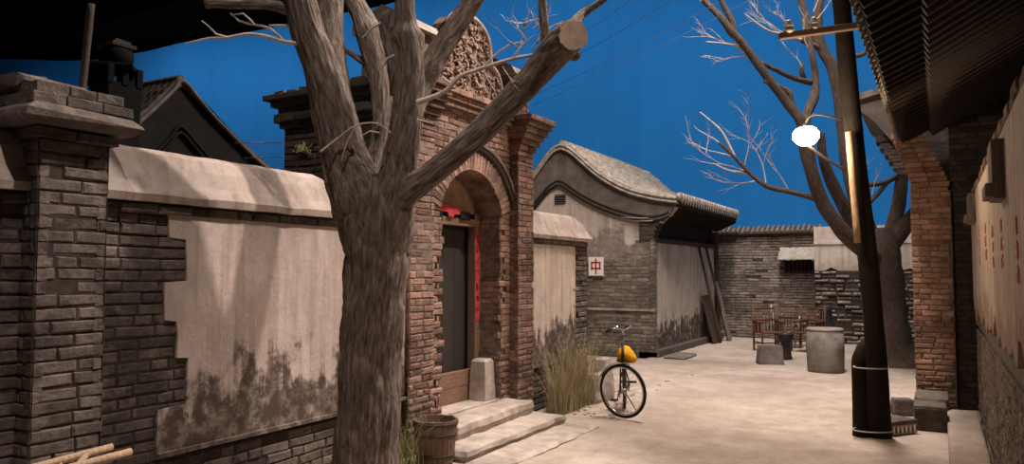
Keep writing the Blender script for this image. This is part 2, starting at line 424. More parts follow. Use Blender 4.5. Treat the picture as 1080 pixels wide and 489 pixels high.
# ---- brick pillar at the left
pt = thing('brick_pillar', (-4.65, 2.46, 0), 'grey brick pillar with a broad stepped cap at the left edge of the picture', 'pillar')
pb = MB(); px0, px1, py0, py1 = -5.05, -4.47, 2.32, 2.67
pb.box((px0, py0, -.05), (px1, py1, 2.58), 1)
bricks(pb, (px1, py0, 0), Y_, X_, py1 - py0, 2.58, ext0=.03, ext1=.03, worn=lambda u, z: .25)
bricks(pb, (px0, py0, 0), X_, NY, px1 - px0, 2.58, ext1=.03, worn=lambda u, z: .25)
bricks(pb, (px1, py1, 0), NX, Y_, px1 - px0, 2.58, worn=lambda u, z: .25, ext0=.03)
pb.build('shaft', [BRICK_GREY, MORTAR_DARK], pt)
cap = MB()
def caprow(e, z, h, n, bev=.16, jit=.07):
    for face in (0, 1):
        L0, L1 = (py0 - e, py1 + e) if face == 0 else (px0 - e, px1 + e); w = (L1 - L0) / n; x = L0
        for q in range(n):
            ww = w * R.uniform(.92, 1.08) if q < n - 1 else L1 - x
            if face == 0: cap.rock((px1 + e - .09 + R.uniform(-.006, .006), x + ww / 2, z + h / 2), Y_, UPZ, X_, ww / 2 - .003, h / 2 - .003, .09, bev, jit, 0, R.random())
            else: cap.rock((x + ww / 2, py0 - e + .09 + R.uniform(-.006, .006), z + h / 2), X_, UPZ, NY, ww / 2 - .003, h / 2 - .003, .09, bev, jit, 0, R.random())
            x += ww
    cap.box((px0 - e + .02, py0 - e + .02, z), (px1 + e - .02, py1 + e - .02, z + h - .008), 0, .4)
caprow(.03, 2.5, .07, 2); caprow(.07, 2.575, .06, 2)
cap.rock(((px0 + px1) / 2, (py0 + py1) / 2, 2.7), Y_, X_, UPZ, (py1 - py0) / 2 + .165, (px1 - px0) / 2 + .165, .062, .7, .25, 0, .75)
caprow(.125, 2.755, .066, 3); caprow(.085, 2.825, .066, 3); 
cap.rock((-4.78, 2.42, 2.915), Y_, UPZ, X_, .2, .035, .24, .6, .3, 0, .8)
cap.rock((-4.8, 2.34, 2.945), Y_, UPZ, X_, .1, .03, .16, .7, .3, 0, .5)
cap.build('stepped_cap', [BRICK_GREY], pt)

# ---- wooden carrying frame in the lower left corner
fr = thing('carrying_frame', (-4.15, 2.2, 0), 'pale wooden pole frame cut off by the lower left corner of the picture', 'wooden frame')
e1, e2 = onX(118, 471, -4.22), onX(138, 476, -3.98)
d1 = (onX(45, 490, -4.22) - e1).normalized(); d2 = (onX(88, 489, -3.98) - e2).normalized()
for e_, d_ in ((e1, d1), (e2, d2)):
    f = MB(); f.tube([e_, e_ + d_ * 1.1], .021, 8, step=.2, amp=.1); f.build('rail', WOOD_PALE, fr)
for t in (.22, .75):
    f = MB(); f.tube([e1 + d1 * (t - .08), e2 + d2 * (t + .08)], .017, 8); f.build('crossbar', WOOD_PALE, fr)
for e_, d_ in ((e1, d1), (e2, d2)):
    q = e_ + d_ * .9; f = MB(); f.tube([q, (q.x, q.y - .05, 0)], .019, 8); f.build('leg', WOOD_PALE, fr)
    q = e_ + d_ * .3; f = MB(); f.tube([q, (q.x, q.y + .03, 0)], .019, 8); f.build('leg', WOOD_PALE, fr)

# ================================================================ GATEHOUSE
AX, PXF, DX = -4.66, -4.53, -5.0
GY0, GY1, GC = 5.85, 8.43, 7.17
gate = thing('gatehouse', (AX, GC, 0), 'tall red brick gateway with an arched doorway and a carved scroll gable', 'gatehouse')
HW, ZS, ZA = .66, 2.52, 3.0
RA = (HW * HW + (ZA - ZS) ** 2) / (2 * (ZA - ZS)); ZC = ZA - RA
a0 = math.asin(HW / RA)
fw = MB(); CX = AX - .035
fw.box((DX - .1, GY0 + .02, -.05), (CX, GC - HW, ZS), 1); fw.box((DX - .1, GC + HW, -.05), (CX, GY1, ZS), 1)
fw.box((DX - .1, GY0 + .02, ZS), (CX, GC - HW - .02, 3.85), 1); fw.box((DX - .1, GC + HW + .02, ZS), (CX, GY1, 3.85), 1)
NA = 20
for i in range(NA):
    t0, t1 = -a0 + 2 * a0 * i / NA, -a0 + 2 * a0 * (i + 1) / NA
    p = [(GC + RA * math.sin(t0), ZC + RA * math.cos(t0) + .03), (GC + RA * math.sin(t1), ZC + RA * math.cos(t1) + .03)]
    fw.prism([(CX, p[0][0], p[0][1]), (CX, p[1][0], p[1][1]), (CX, p[1][0], 3.85), (CX, p[0][0], 3.85)], (-.34, 0, 0), 1)
def arch_keep(u, z):
    y = GY0 + u
    if abs(y - GC) < HW + .0 and z < ZS: return False
    if z >= ZS and math.hypot(y - GC, z - ZC) < RA + .2: return False
    return True
wornf = lambda u, z: max(0.15, 1.0 - z / 1.3)
bricks(fw, (CX, GY0 + .02, .02), Y_, X_, GY1 - GY0 - .02, 3.8, bl=.25, bh=.062, keep=arch_keep, worn=wornf)
bricks(fw, (DX - .02, GC + HW, .02), X_, NY, CX - DX + .05, ZS, bl=.25, bh=.062, worn=wornf, d=.02)
bricks(fw, (DX - .02, GC - HW, .02), X_, Y_, CX - DX + .05, ZS, bl=.25, bh=.062, worn=wornf, d=.02)
fw.build('front_wall', [BRICK_RED, MORTAR], gate)
ar = MB(); nv = 30
for i in range(nv):
    t = -a0 * 1.02 + 2.04 * a0 * (i + .5) / nv; rd = Vector((0, math.sin(t), math.cos(t))); tg = Vector((0, math.cos(t), -math.sin(t)))
    c = Vector((AX - .18, GC, ZC)) + rd * (RA + .09)
    ar.rock(c, tg, rd, X_, RA * 2.04 * a0 / nv / 2 * .98, .11, .2 + R.uniform(-.006, .006), .14, .06, 0, R.random())
ar.build('arch_ring', [BRICK_RED], gate)
hd = MB(); n = 24
for rr_, dx, th in ((RA + .235, .05, .035), (RA + .275, .08, .035)):
    for i in range(n):
        t0, t1 = -a0 * 1.12 + 2.24 * a0 * i / n, -a0 * 1.12 + 2.24 * a0 * (i + 1) / n
        q = [(rr_, t0), (rr_, t1), (rr_ + th, t1), (rr_ + th, t0)]
        hd.prism([(AX - .03, GC + r_ * math.sin(t_), ZC + r_ * math.cos(t_)) for r_, t_ in q], (dx + .03, 0, 0))
hd.build('hood_mould', [STONE_DARK], gate)
for sy, (ya, yb) in ((1, (8.03, 8.43)), (-1, (5.85, 6.25))):
    p = MB(); c_ = PXF - .035
    p.box((AX - .1, ya + .02, -.03), (c_, yb - .02, 3.2), 1)
    bricks(p, (c_, ya, .0), Y_, X_, yb - ya, 3.2, bl=.25, bh=.062, worn=wornf)
    bricks(p, (AX - .02, ya + .02, .0), X_, NY, .13, 3.2, bl=.25, bh=.062, worn=wornf, d=.02)
    bricks(p, (c_, yb - .02, .0), NX, Y_, .2, 3.2, bl=.25, bh=.062, worn=wornf, d=.02)
    # flared capital: each course a little wider
    z = 3.2; i = 0
    while z < 3.72:
        e = .0 + max(0, z - 3.3) * .55; cy_ = (ya + yb) / 2 + sy * e * .35
        wd = (yb - ya) / 2 + e * .65
        for q in (-1, 1):
            p.rock(((AX - .25 + PXF + e) / 2, cy_ + q * wd / 2, z + .034), Y_, UPZ, X_, wd / 2 - .002, .031, (PXF + e - AX + .25) / 2, .2, .1, 0, R.random())
        z += .072; i += 1
    p.build('pilaster', [BRICK_RED, MORTAR], gate)
    q = MB(); y0_, y1_ = (7.99, 8.44) if sy > 0 else (5.86, 6.31)
    q.box((-5.2, y0_ + .03, 3.74), (PXF - .1, y1_ - .03, 4.3), 1)
    bricks(q, (PXF - .1, y0_ + .03, 3.74), Y_, X_, .39, .55, bl=.25, bh=.062, d=.03)
    bricks(q, (-5.2, y0_ + .03, 3.74), X_, NY, .57, .55, bl=.25, bh=.062, d=.03, ext1=.03)
    bricks(q, (PXF - .1, y1_ - .03, 3.74), NX, Y_, .57, .55, bl=.25, bh=.062, d=.03)
    q.build('pier_top', [BRICK_RED, MORTAR], gate)
    q = MB(); q.prism([(-5.3, y0_ - .04, 4.3), (PXF - .0, y0_ - .04, 4.3), (PXF - .06, y0_ - .04, 4.4), (-4.9, y0_ - .04, 4.56), (-5.3, y0_ - .04, 4.4)], (0, y1_ - y0_ + .08, 0)); q.build('coping_stone', simple('coping_grey', (.3, .255, .22), .45, 9, bump=.5), gate)
sc = MB()
for i, (e, z) in enumerate(((.02, 3.62), (.05, 3.69), (.09, 3.76))):
    y = 6.2
    while y < 8.1:
        w = min(R.uniform(.22, .28), 8.12 - y)
        sc.rock((AX - .05 + e / 2, y + w / 2, z + .034), Y_, UPZ, X_, w / 2 - .004, .032, .1 + e / 2, .15, .06, 0, R.random()); y += w
sc.build('string_course', [BRICK_RED], gate)
# carved scroll gable
half = [(0, 4.78), (.16, 4.765), (.32, 4.7), (.42, 4.6), (.455, 4.48), (.46, 4.38), (.5, 4.3), (.6, 4.26), (.69, 4.16), (.72, 4.05), (.76, 3.97), (.84, 3.93), (.88, 3.84)]
PC = 7.1
outl = [(PC + y, z) for y, z in half] + [(PC - y, z) for y, z in half[::-1] if True]
pd = MB()
pd.prism([(AX - .02, y, z) for y, z in outl], (-.2, 0, 0))
pd.build('gable_panel', simple('carved_brick', (.24, .155, .12), .4, 12, bump=.5), gate)
rm = MB(); pts = [(AX - .01, y, z) for y, z in ([(PC - a, b) for a, b in half[::-1]] + [(PC + a, b) for a, b in half[1:]])]
rm.tube(pts, .038, 8, step=.05); rm.build('scroll_rim', simple('rim_render', (.34, .25, .2), .35, 12), gate)
cv = MB(); rr_ = random.Random(3)
def inside(y, z):
    dy = abs(y - PC)
    for (a, za), (b, zb) in zip(half, half[1:]):
        if zb <= z <= za:
            return dy < a + (b - a) * ((za - z) / max(1e-6, za - zb)) - .07
    return False
cnt = 0
while cnt < 150:
    y, z = PC + rr_.uniform(-.8, .8), rr_.uniform(3.88, 4.72)
    if not inside(y, z): continue
    cnt += 1; t0 = rr_.uniform(0, 6.28); r0 = rr_.uniform(.03, .07); sgn = rr_.choice((-1, 1))
    pts = [(AX - .012 + .006 * q, y + r0 * (1 - q / 7) * math.cos(t0 + sgn * q * .8), z + r0 * (1 - q / 7) * math.sin(t0 + sgn * q * .8)) for q in range(6)]
    cv.tube(pts, [.011, .014, .017, .018, .017, .014], 5)
for i in range(60):
    y, z = PC + rr_.uniform(-.8, .8), rr_.uniform(3.88, 4.72)
    if inside(y, z): cv.lathe([(.002, .03), (.018, .024), (.03, .01), (.033, -.01)], (AX - .01, y, z), 7, 0, X_)
cv.build('carved_relief', simple('relief_render', (.25, .168, .13), .35, 14, bump=.4), gate)
# flank behind the front, seen to the left of the near tree
sd = MB(); SX0, SX1 = -6.32, CX
sd.box((SX0, GY0 + .03, -.05), (SX1, GY0 + .5, 3.4), 1); sd.box((SX0, GY0 + .3, -.05), (SX0 + .4, 8.3, 3.4), 1)
bricks(sd, (SX0, GY0 + .03, 1.9), X_, NY, SX1 - SX0, 1.5, bl=.26, bh=.068, d=.03, worn=lambda u, z: .5)
sd.build('flank_wall', [BRICK_DARK, MORTAR_DARK], gate)
sc = MB()
for e, z, h in ((.03, 3.4, .06), (.075, 3.46, .1), (.04, 3.56, .07), (.1, 3.63, .07), (.16, 3.7, .065)):
    x = SX0 - e
    while x < SX1 - .12:
        w = min(R.uniform(.22, .34), SX1 - .1 - x)
        sc.rock((x + w / 2, GY0 + .2 - e / 2, z + h / 2), X_, UPZ, Y_, w / 2 - .003, h / 2 - .003, .22 + e / 2, .18, .08, 0, R.random()); x += w
sc.build('flank_cornice', [BRICK_DARK], gate)
rb = MB()
x = SX0 - .1
while x < -5.0:
    rb.rock((x + .09, GY0 + .12, 3.79 + R.uniform(-.01, .02)), X_, UPZ, Y_, .08, .025, .2, .4, .3, 0, .7); x += .19
rb.build('ridge_stones', STONE_DARK, gate)
# doorway: frame, leaves, sill, papers
df = MB()
df.box((DX - .06, GC + .52, .28), (DX + .04, GC + HW, ZS)); df.build('door_post', WOOD_BROWN, gate)
df = MB(); df.box((DX - .06, GC - HW, .28), (DX + .04, GC - .62, ZS)); df.build('door_post', WOOD_BROWN, gate)
df = MB(); df.box((DX - .06, GC - HW, 2.36), (DX + .05, GC + HW, 2.45)); df.build('lintel', WOOD_BROWN, gate)
tp = MB(); tp.prism([(DX - .03, GC + RA * math.sin(t), ZC + RA * math.cos(t)) for t in [a0 * (i / 8 - 1) for i in range(17)]], (.04, 0, 0)); tp.build('tympanum', simple('tympanum_render', (.27, .16, .11), .4, 8), gate)
dl = MB()
for i in range(6):
    dl.box((DX - .15, GC - HW + i * .24, .5), (DX - .115, GC - HW + (i + 1) * .24 - .006, 2.4))
leaf = dl.build('door_leaf', WOOD_DOOR, gate)
th = MB(); th.box((DX - .06, GC - HW, .27), (DX + .02, GC + .55, .44)); th.box((DX - .06, GC - HW, .447), (DX + .02, GC + .55, .62)); th.build('threshold_board', WOOD_BROWN, gate)
for (xa, xb) in ((463.5, 466.5), (485.5, 496)):
    p0_, p1_ = onX(xa, 223, DX + .07), onX(xb, 232.5, DX + .07)
    s_ = MB(); s_.rock((DX + .03, (p0_.y + p1_.y) / 2, (p0_.z + p1_.z) / 2), Y_, UPZ, X_, abs(p1_.y - p0_.y) / 2, abs(p0_.z - p1_.z) / 2, .05, .2, .02); s_.build('lintel_peg', BLACK, gate)
bn = MB()
bn.prism([onX(x, y, DX + .075) for x, y in ((460, 215), (470, 215), (472, 217), (484, 217.5), (485, 226), (479, 226), (478, 229), (473, 228), (472, 223), (460, 222))], (.006, 0, 0)); bn.build('red_banner', RED_PAPER, gate)['label'] = 'faded red paper banner over the door'
cpl = MB()
cpl.grid(lambda u, v: (DX + .045 + .004 * math.sin(v * 14), GC + .525 + .1 * u, 1.2 + 1.1 * v), 3, 20)
rr_ = random.Random(11)
for i in range(7):
    z = 2.22 - i * .145
    for q in range(5):
        y = GC + .575 + rr_.uniform(-.02, .02); zz = z + rr_.uniform(-.04, .04)
        if rr_.random() < .5: cpl.box((DX + .045, y - .018, zz - .004), (DX + .0525, y + .018, zz + .004), 1)
        else: cpl.box((DX + .045, y - .004, zz - .022), (DX + .0525, y + .004, zz + .022), 1)
co = cpl.build('couplet_strip', [RED_PAPER, simple('faded_ink', (.2, .03, .025), .3, 20)], gate); co['label'] = 'narrow red paper couplet with faint brush characters on the door post'
sl_ = MB(); sl_.box((DX - .1, GC - HW, -.02), (AX, GC + HW, .262)); sl_.build('door_sill', STONE, gate)
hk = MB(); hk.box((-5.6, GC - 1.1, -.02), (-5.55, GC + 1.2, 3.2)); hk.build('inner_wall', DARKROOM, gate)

# weed on the flank
wd = MB(); b0 = onY(322, 162, GY0 - .02)
for i in range(26):
    a = R.uniform(0, 2 * PI); l = R.uniform(.05, .15)
    p1 = b0 + Vector((math.cos(a) * l, -abs(math.sin(a)) * l * .5, R.uniform(-.02, .12)))
    wd.tube([b0 + Vector((0, .02, 0)), (b0 + p1) / 2 + Vector((0, 0, .02)), p1], [.004, .004, .001], 4)
    d_ = Vector((R.uniform(-.03, .03), 0, R.uniform(-.012, .02))); wd.add([p1, p1 + d_ + Vector((0, -.01, .012)), p1 + d_ * 2, p1 + d_ + Vector((0, .0, -.012))], [(0, 1, 2, 3)])
tag(wd.build('weed', simple('yellow_weed', (.8, .78, .3), .3, 8, bump=0), origin=b0), 'small yellowish weed sprouting from the dark brick flank of the gatehouse', 'weed')

# ---- steps
def slab(name, x0, x1, y0, y1, z0, z1, label, cat, mat=STONE, seed=0, skew=0.0, group=None):
    mb = MB(); nu, nv = 12, 40
    def fn(u, v):
        x = x0 + (x1 - x0) * u; y = y0 + (y1 - y0) * v
        ex = min(u, 1 - u) * (x1 - x0); ey = min(v, 1 - v) * (y1 - y0); e = min(ex, ey)
        x += skew * v + .025 * mn.noise(Vector((y * 4 + seed, u, 5))) * (1 if u > .4 else 0)
        z = z1 + .012 * mn.noise(Vector((x * 5, y * 5, seed))) - (.018 if e < .001 else 0)
        return (x, y, z)
    mb.grid(fn, nu, nv, sm=True)
    def rim(): return [(i, 0) for i in range(nu)] + [(nu, j) for j in range(nv)] + [(nu - i, nv) for i in range(nu)] + [(0, nv - j) for j in range(nv)]
    rg = rim(); b = len(mb.v)
    for i, j in rg:
        v = mb.v[i * (nv + 1) + j]; cx, cy = (x0 + x1) / 2, (y0 + y1) / 2
        o_ = Vector((v.x - cx, v.y - cy, 0)).normalized() * .02
        mb.v.append(Vector((v.x, v.y, (z0 + z1) / 2)) + o_ * (1 + mn.noise(Vector((v.x * 7, v.y * 7, 2)))))
    for i, j in rg:
        v = mb.v[i * (nv + 1) + j]; mb.v.append(Vector((v.x - .02 * (1 if i == nu else 0), v.y, z0)))
    n = len(rg)
    for q in range(n):
        q2 = (q + 1) % n; t0 = rg[q][0] * (nv + 1) + rg[q][1]; t1 = rg[q2][0] * (nv + 1) + rg[q2][1]
        mb.face([t0, b + q, b + q2, t1]); mb.face([b + q, b + n + q, b + n + q2, b + q2])
    return tag(mb.build(name, mat), label, cat, group)
slab('stone_step', -4.64, -4.24, 6.28, 8.02, .09, .25, 'upper stone step right under the arched doorway', 'step', seed=1, skew=-.08)
slab('stone_step', -4.5, -3.95, 6.0, 8.12, -.02, .1, 'long lower stone step in front of the doorway', 'step', seed=2)
slab('paving_slab', -3.92, -3.5, 5.9, 8.1, -.03, .022, 'flat worn paving slab at the foot of the lower step', 'paving slab', seed=3)
sb = MB(); sb.box((-5.0, 6.3, -.02), (-4.6, 8.15, .1)); struct(sb.build('trim_1', STONE_DARK), 'rubble bed under the upper step', 'step bed')
# door stone
ds = MB(); c = Vector((-4.84, 7.68, .255))
for i, (z, hw, hd_) in enumerate(((0, .115, .11), (.04, .118, .112), (.34, .108, .105), (.47, .098, .095), (.5, .075, .075))):
    for su, sv in ((-1, -1), (1, -1), (1, 1), (-1, 1)): ds.v.append(c + Vector((sv * hd_ + R.uniform(-.006, .006), su * hw + R.uniform(-.006, .006), z)))
for i in range(4):
    for j in range(4): ds.face([i * 4 + j, i * 4 + (j + 1) % 4, i * 4 + 4 + (j + 1) % 4, i * 4 + 4 + j])
ds.face([16, 17, 18, 19]); ds.face([3, 2, 1, 0])
tag(ds.build('door_stone', STONE, origin=c), 'upright stone block standing on the upper step by the right jamb', 'stone')

# ---- wooden tub
tb = thing('wooden_tub', (-4.08, 5.72, 0), 'dark staved wooden tub standing beside the near tree trunk and the steps', 'tub')
c = onZ(459, 486, 0); tb.location = c; PW[tb.name] = tuple(c)
st = MB(); ns = 22; r0, r1, hh = .175, .215, .4
for i in range(ns):
    t0, t1 = 2 * PI * i / ns + .012, 2 * PI * (i + 1) / ns - .012; dh = R.uniform(-.006, .006); vs = []
    for r, z in ((r0, 0), (r1, hh + dh), (r1 - .02, hh + dh), (r0 - .02, .03)):
        for t in (t0, t1): vs.append(c + Vector((r * math.cos(t), r * math.sin(t), z)))
    st.add(vs, [(0, 1, 3, 2), (2, 3, 5, 4), (4, 5, 7, 6), (0, 2, 4, 6), (1, 7, 5, 3)], 0, R.random())
st.lathe([(.155, .0), (.16, .03)], c, 22); st.build('staves', WOOD_TUB, tb)
for z, r in ((.075, .186), (.27, .206), (.372, .217)):
    hp = MB(); hp.lathe([(r - .004, z - .014), (r + .003, z - .014), (r + .005, z + .014), (r - .003, z + .014)], c, 40); hp.f = hp.f[:-2]; hp.m = hp.m[:-2]; hp.r = hp.r[:-2]; hp.uv = hp.uv[:-2]; hp.sm = hp.sm[:-2]
    hp.build('hoop', WOOD_DARK, tb)

# ================================================================ LEFT HOUSE BEHIND THE WALL
GX = -8.5
lh = thing('courtyard_house', (GX, 6.1, 0), 'dark grey house with a curved gable rising behind the near wall', 'house')
pk, rt, lf = onX(192, 84, GX), onX(272, 169, GX), onX(128, 141, GX)
vr = [lf + Vector((0, -.45, -.3)), lf, lf.lerp(pk, .5) + Vector((0, 0, -.02)), lf.lerp(pk, .85) + Vector((0, 0, .0)), pk + Vector((0, -.05, -.015)), pk, pk + Vector((0, .06, -.03)), pk.lerp(rt, .3) + Vector((0, 0, -.035)), pk.lerp(rt, .65) + Vector((0, 0, -.03)), rt, rt + (rt - pk) * .35 + Vector((0, 0, .1))]
g = MB(); g.prism([(GX - .02, p.y, p.z - .03) for p in vr] + [(GX - .02, vr[-1].y, 0), (GX - .02, vr[0].y, 0)], (-.3, 0, 0)); g.build('gable_wall', RENDER_DARK, lh)
b_ = MB(); b_.tube([p + Vector((.03, 0, -.02)) for p in vr], .028, 6, step=.08); b_.build('verge_moulding', simple('verge_edge', (.3, .25, .21), .4, 10), lh)
b_ = MB()
for dz in (.62, .7): b_.tube([Vector((GX + .01, p.y, p.z - dz)) for p in vr[2:9]], .022, 6, step=.08)
b_.build('gable_band', RENDER_DARK, lh)
rf = MB(); ridge_l = Vector((GX - 3.2, pk.y, pk.z - .02)); x = GX + .02
sl = [vr[0] + Vector((0, -.35, -.22)), vr[1], vr[2], vr[3], vr[5]]
sl_ = [(p.y, p.z) for p in sl]
rf.prism([(x, y, z) for y, z in sl_] + [(x, sl_[-1][0], sl_[-1][1] - .08)], (-3.2, 0, 0), 0)
rf.prism([(x, p.y, p.z - .0) for p in vr[5:]] + [(x, vr[5].y, vr[5].z - .08)], (-3.2, 0, 0), 0)
for i in range(24):
    xx = x - .05 - i * .135; rf.tube(*scallop([(xx, y, z + .015) for y, z in sl_], .045, .07), 6)
rf.tube([Vector((x - .05, pk.y, pk.z + .02)), Vector((x - 3.2, pk.y, pk.z + .02))], .055, 8)
rf.build('tiled_roof', TILE, lh)
# chimney and post
ch = thing('chimney', onY(121, 108, 5.3), 'black lantern-shaped chimney with small openings standing behind the pillar cap', 'chimney')
c = onY(121, 104, 5.3); s_ = .0
kx = (onY(138, 80, 5.3) - onY(103, 80, 5.3)).length / 2 * .74      # half width
def zz(y): return onY(121, y, 5.3).z
m_ = MB()
m_.box((c.x - kx * .8, c.y - kx * .8, zz(104) - .9), (c.x + kx * .8, c.y + kx * .8, zz(90)))
for sx in (-1, 0, 1):
    for sy in (-1, 0, 1):
        if sx or sy: m_.box((c.x + sx * kx * .72 - .035, c.y + sy * kx * .72 - .035, zz(92)), (c.x + sx * kx * .72 + .035, c.y + sy * kx * .72 + .035, zz(73)))
m_.lathe([(kx * 1.3, zz(76)), (kx * 1.36, zz(73)), (kx * 1.2, zz(70)), (kx * .75, zz(68))], (c.x, c.y, 0), 4, sm=False)
m_.build('lantern', BLACK, ch)
m_ = MB(); m_.lathe([(kx * .7, zz(70)), (kx * .78, zz(62)), (kx * .74, zz(54)), (kx * .55, zz(52))], (c.x, c.y, 0), 12); m_.build('flue', BLACK, ch)
m_ = MB(); m_.rock((c.x, c.y, zz(50)), X_, Y_, UPZ, kx * .7, kx * .6, .02, .5, .3); m_.rock((c.x + .02, c.y, zz(47)), X_, Y_, UPZ, kx * .5, kx * .4, .025, .5, .3); m_.build('cover_stone', STONE_DARK, ch)
ps = MB(); t_, b_ = at(96, 4, 8.6), at(88, 82, 8.6); bb = b_ + (b_ - t_) * ((b_.z) / (t_.z - b_.z))
ps.tube([bb, b_, t_], .042, 10, 0, step=.25, amp=.08, capmi=1); tag(ps.build('wooden_post', [WOOD_GREY, CUT], origin=bb), 'tall weathered round wooden post rising behind the pillar', 'post')

# ================================================================ GABLED HOUSE BEYOND THE GATE
HY, HX = 15.4, -5.34
gh = thing('gabled_house', (HX, HY, 0), 'grey brick house with a curved tiled gable and a plastered side wall down the alley', 'house')
vpx = [(530, 224), (548, 203), (566, 180), (578, 163), (586, 155), (592, 153), (600, 156), (612, 166), (628, 180), (645, 191), (665, 200), (690, 206), (714, 209)]
V = [onY(x, y, HY - .1) for x, y in vpx]
bpx = [(530, 252), (548, 233), (566, 216), (580, 200), (588, 195), (594, 196), (604, 203), (620, 213), (640, 222), (662, 229), (690, 233), (706, 228)]
B = [onY(x, y, HY - .03) for x, y in bpx]
zlow = 1.0
up = MB()
up.prism([(p.x, HY, p.z - .06) for p in V] + [(V[-1].x - .1, HY, V[-1].z - .2), (HX - .0, HY, 2.75), (HX, HY, 2.0), (V[0].x, HY, 2.0)], (0, .3, 0))
up.build('gable_plaster', PLASTER_GABLE, gh)
vb = MB()
ring = [(p.x, HY - .07, p.z - .02) for p in V]
low = [(p.x, HY - .07, p.z) for p in B]
vb.prism(ring + low[::-1], (0, .08, 0)); vb.build('verge_board', RENDER_GREY, gh)
for dz, r in ((0, .035), (-.085, .03)):
    q = MB(); q.tube([p + Vector((0, -.03, dz)) for p in V], r, 6, step=.12); q.build('verge_moulding', TILE_PALE, gh)
for dz, r in ((0, .035), (.09, .03)):
    q = MB(); q.tube([p + Vector((0, -.03, dz)) for p in B], r, 6, step=.12); q.build('gable_band', RENDER_DARK, gh)
vt = MB()
c = onY(590.5, 210, HY - .02)
for i in range(4): vt.box((c.x - .13, HY - .03, c.z - .1 + i * .055), (c.x + .13, HY + .01, c.z - .075 + i * .055))
vt.box((c.x - .14, HY - .008, c.z - .11), (c.x + .14, HY + .01, c.z + .11), 1); vt.build('vent', [STONE_DARK, BLACK], gh)
lw = MB(); lw.box((-8.9, HY + .03, -.02), (HX - .03, HY + .4, 2.75), 1)
bricks(lw, (-8.4, HY + .03, .06), X_, NY, 8.4 + HX - .02, .9, bl=.3, bh=.075, d=.06)
bricks(lw, (-8.4, HY + .03, 1.02), X_, NY, 8.4 + HX - .02, 1.75, bl=.3, bh=.075, d=.036, keep=lambda u, z: z < .95 + .6 * mn.noise(Vector((u * .9, z, 4))) + .2 or u > 2.72)
bricks(lw, (HX - .03, HY, .06), Y_, X_, .22, 2.6, bl=.3, bh=.075, d=.035, ext0=.04)
lw.build('brick_wall', [BRICK_BACK, MORTAR], gh)
q = MB(); q.box((-8.4, HY - .07, .96), (HX + .02, HY + .03, 1.01)); q.build('ledge', STONE, gh)
# corbel at the eave corner
cb = MB()
for i in range(9):
    z = 2.55 + i * .1; e = .02 + .5 * (i / 8) ** 1.5
    cb.rock(((HX - .3 + HX + e) / 2, HY + .12, z), X_, UPZ, Y_, (.3 + e) / 2, .047, .17, .12, .03, 0, R.random())
cb.build('eave_corbel', [BRICK_DARK], gh)
# roof slope towards the alley
EY1 = 20.7; rf = MB(); slp = [(p.x, p.z) for p in V[5:]]
rf.prism([(x, HY - .05, z) for x, z in slp] + [(x, HY - .05, z - .12) for x, z in slp[::-1]], (0, EY1 - HY, 0), 1)
nn = 26
for i in range(nn):
    y = HY + .05 + (EY1 - HY - .1) * i / (nn - 1); rf.tube(*scallop([(x, y, z + .025) for x, z in slp], .058, .13), 6)
rf.tube([(slp[0][0], HY - .05, slp[0][1] + .04), (slp[0][0], EY1 + .1, slp[0][1] + .04)], .09, 8)
sl2 = [(p.x, p.z) for p in V[:6]]
rf.prism([(x, HY - .05, z) for x, z in sl2] + [(x, HY - .05, z - .12) for x, z in sl2[::-1]], (0, EY1 - HY, 0), 1)
rf.build('tiled_roof', [TILE_PALE, simple('dark_pan_tile', (.09, .075, .064), .5, 9)], gh)
et = MB(); ex, ez = V[-1].x, V[-1].z
for i in range(nn):
    y = HY + .05 + (EY1 - HY - .1) * i / (nn - 1)
    et.lathe([(.085, -.05), (.09, .05), (.05, .06)], (ex, y, ez + .05), 10, 0, X_)
    et.prism([(ex + .02, y + .04, ez + .02), (ex + .02, y + .17, ez + .02), (ex + .03, y + .105, ez - .1)], (.02, 0, 0))
et.build('eave_tiles', TILE_PALE, gh)
ef = MB(); ef.prism([(ex - .02, HY, ez - .06), (ex - .02, HY, ez - .14), (HX - .05, HY, ez - .42), (HX - .05, HY, ez + .02)], (0, EY1 - HY, 0)); ef.build('eave_boards', WOOD_SOFFIT, gh)
for i in range(20):
    q = MB(); y = HY + .3 + i * .27; q.tube([(ex - .06, y, ez - .17), (HX - .05, y, ez - .42)], .035, 6); q.build('rafter', WOOD_SOFFIT, gh)
sw = MB(); sw.box((HX - .25, HY + .22, .12), (HX - .02, 20.6, 2.45)); sw.build('side_wall', PLASTER_SIDE, gh)
sw = MB(); sw.box((HX - .3, HY + .2, 2.45), (HX + .02, 20.7, 2.55)); sw.build('wall_plate', WOOD_DARK, gh)
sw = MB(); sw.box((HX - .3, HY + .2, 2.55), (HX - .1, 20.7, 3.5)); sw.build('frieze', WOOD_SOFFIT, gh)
sw = MB(); sw.box((HX - .3, 20.45, 0), (HX + .04, 20.75, 2.9)); sw.build('corner_post', WOOD_DARK, gh)
sw = MB(); sw.box((HX - .3, HY - .12, -.03), (HX + .16, 20.7, .13)); sw.box((-8.4, HY - .12, -.03), (HX + .1, HY + .1, .09)); sw.build('plinth', STONE_DARK, gh)

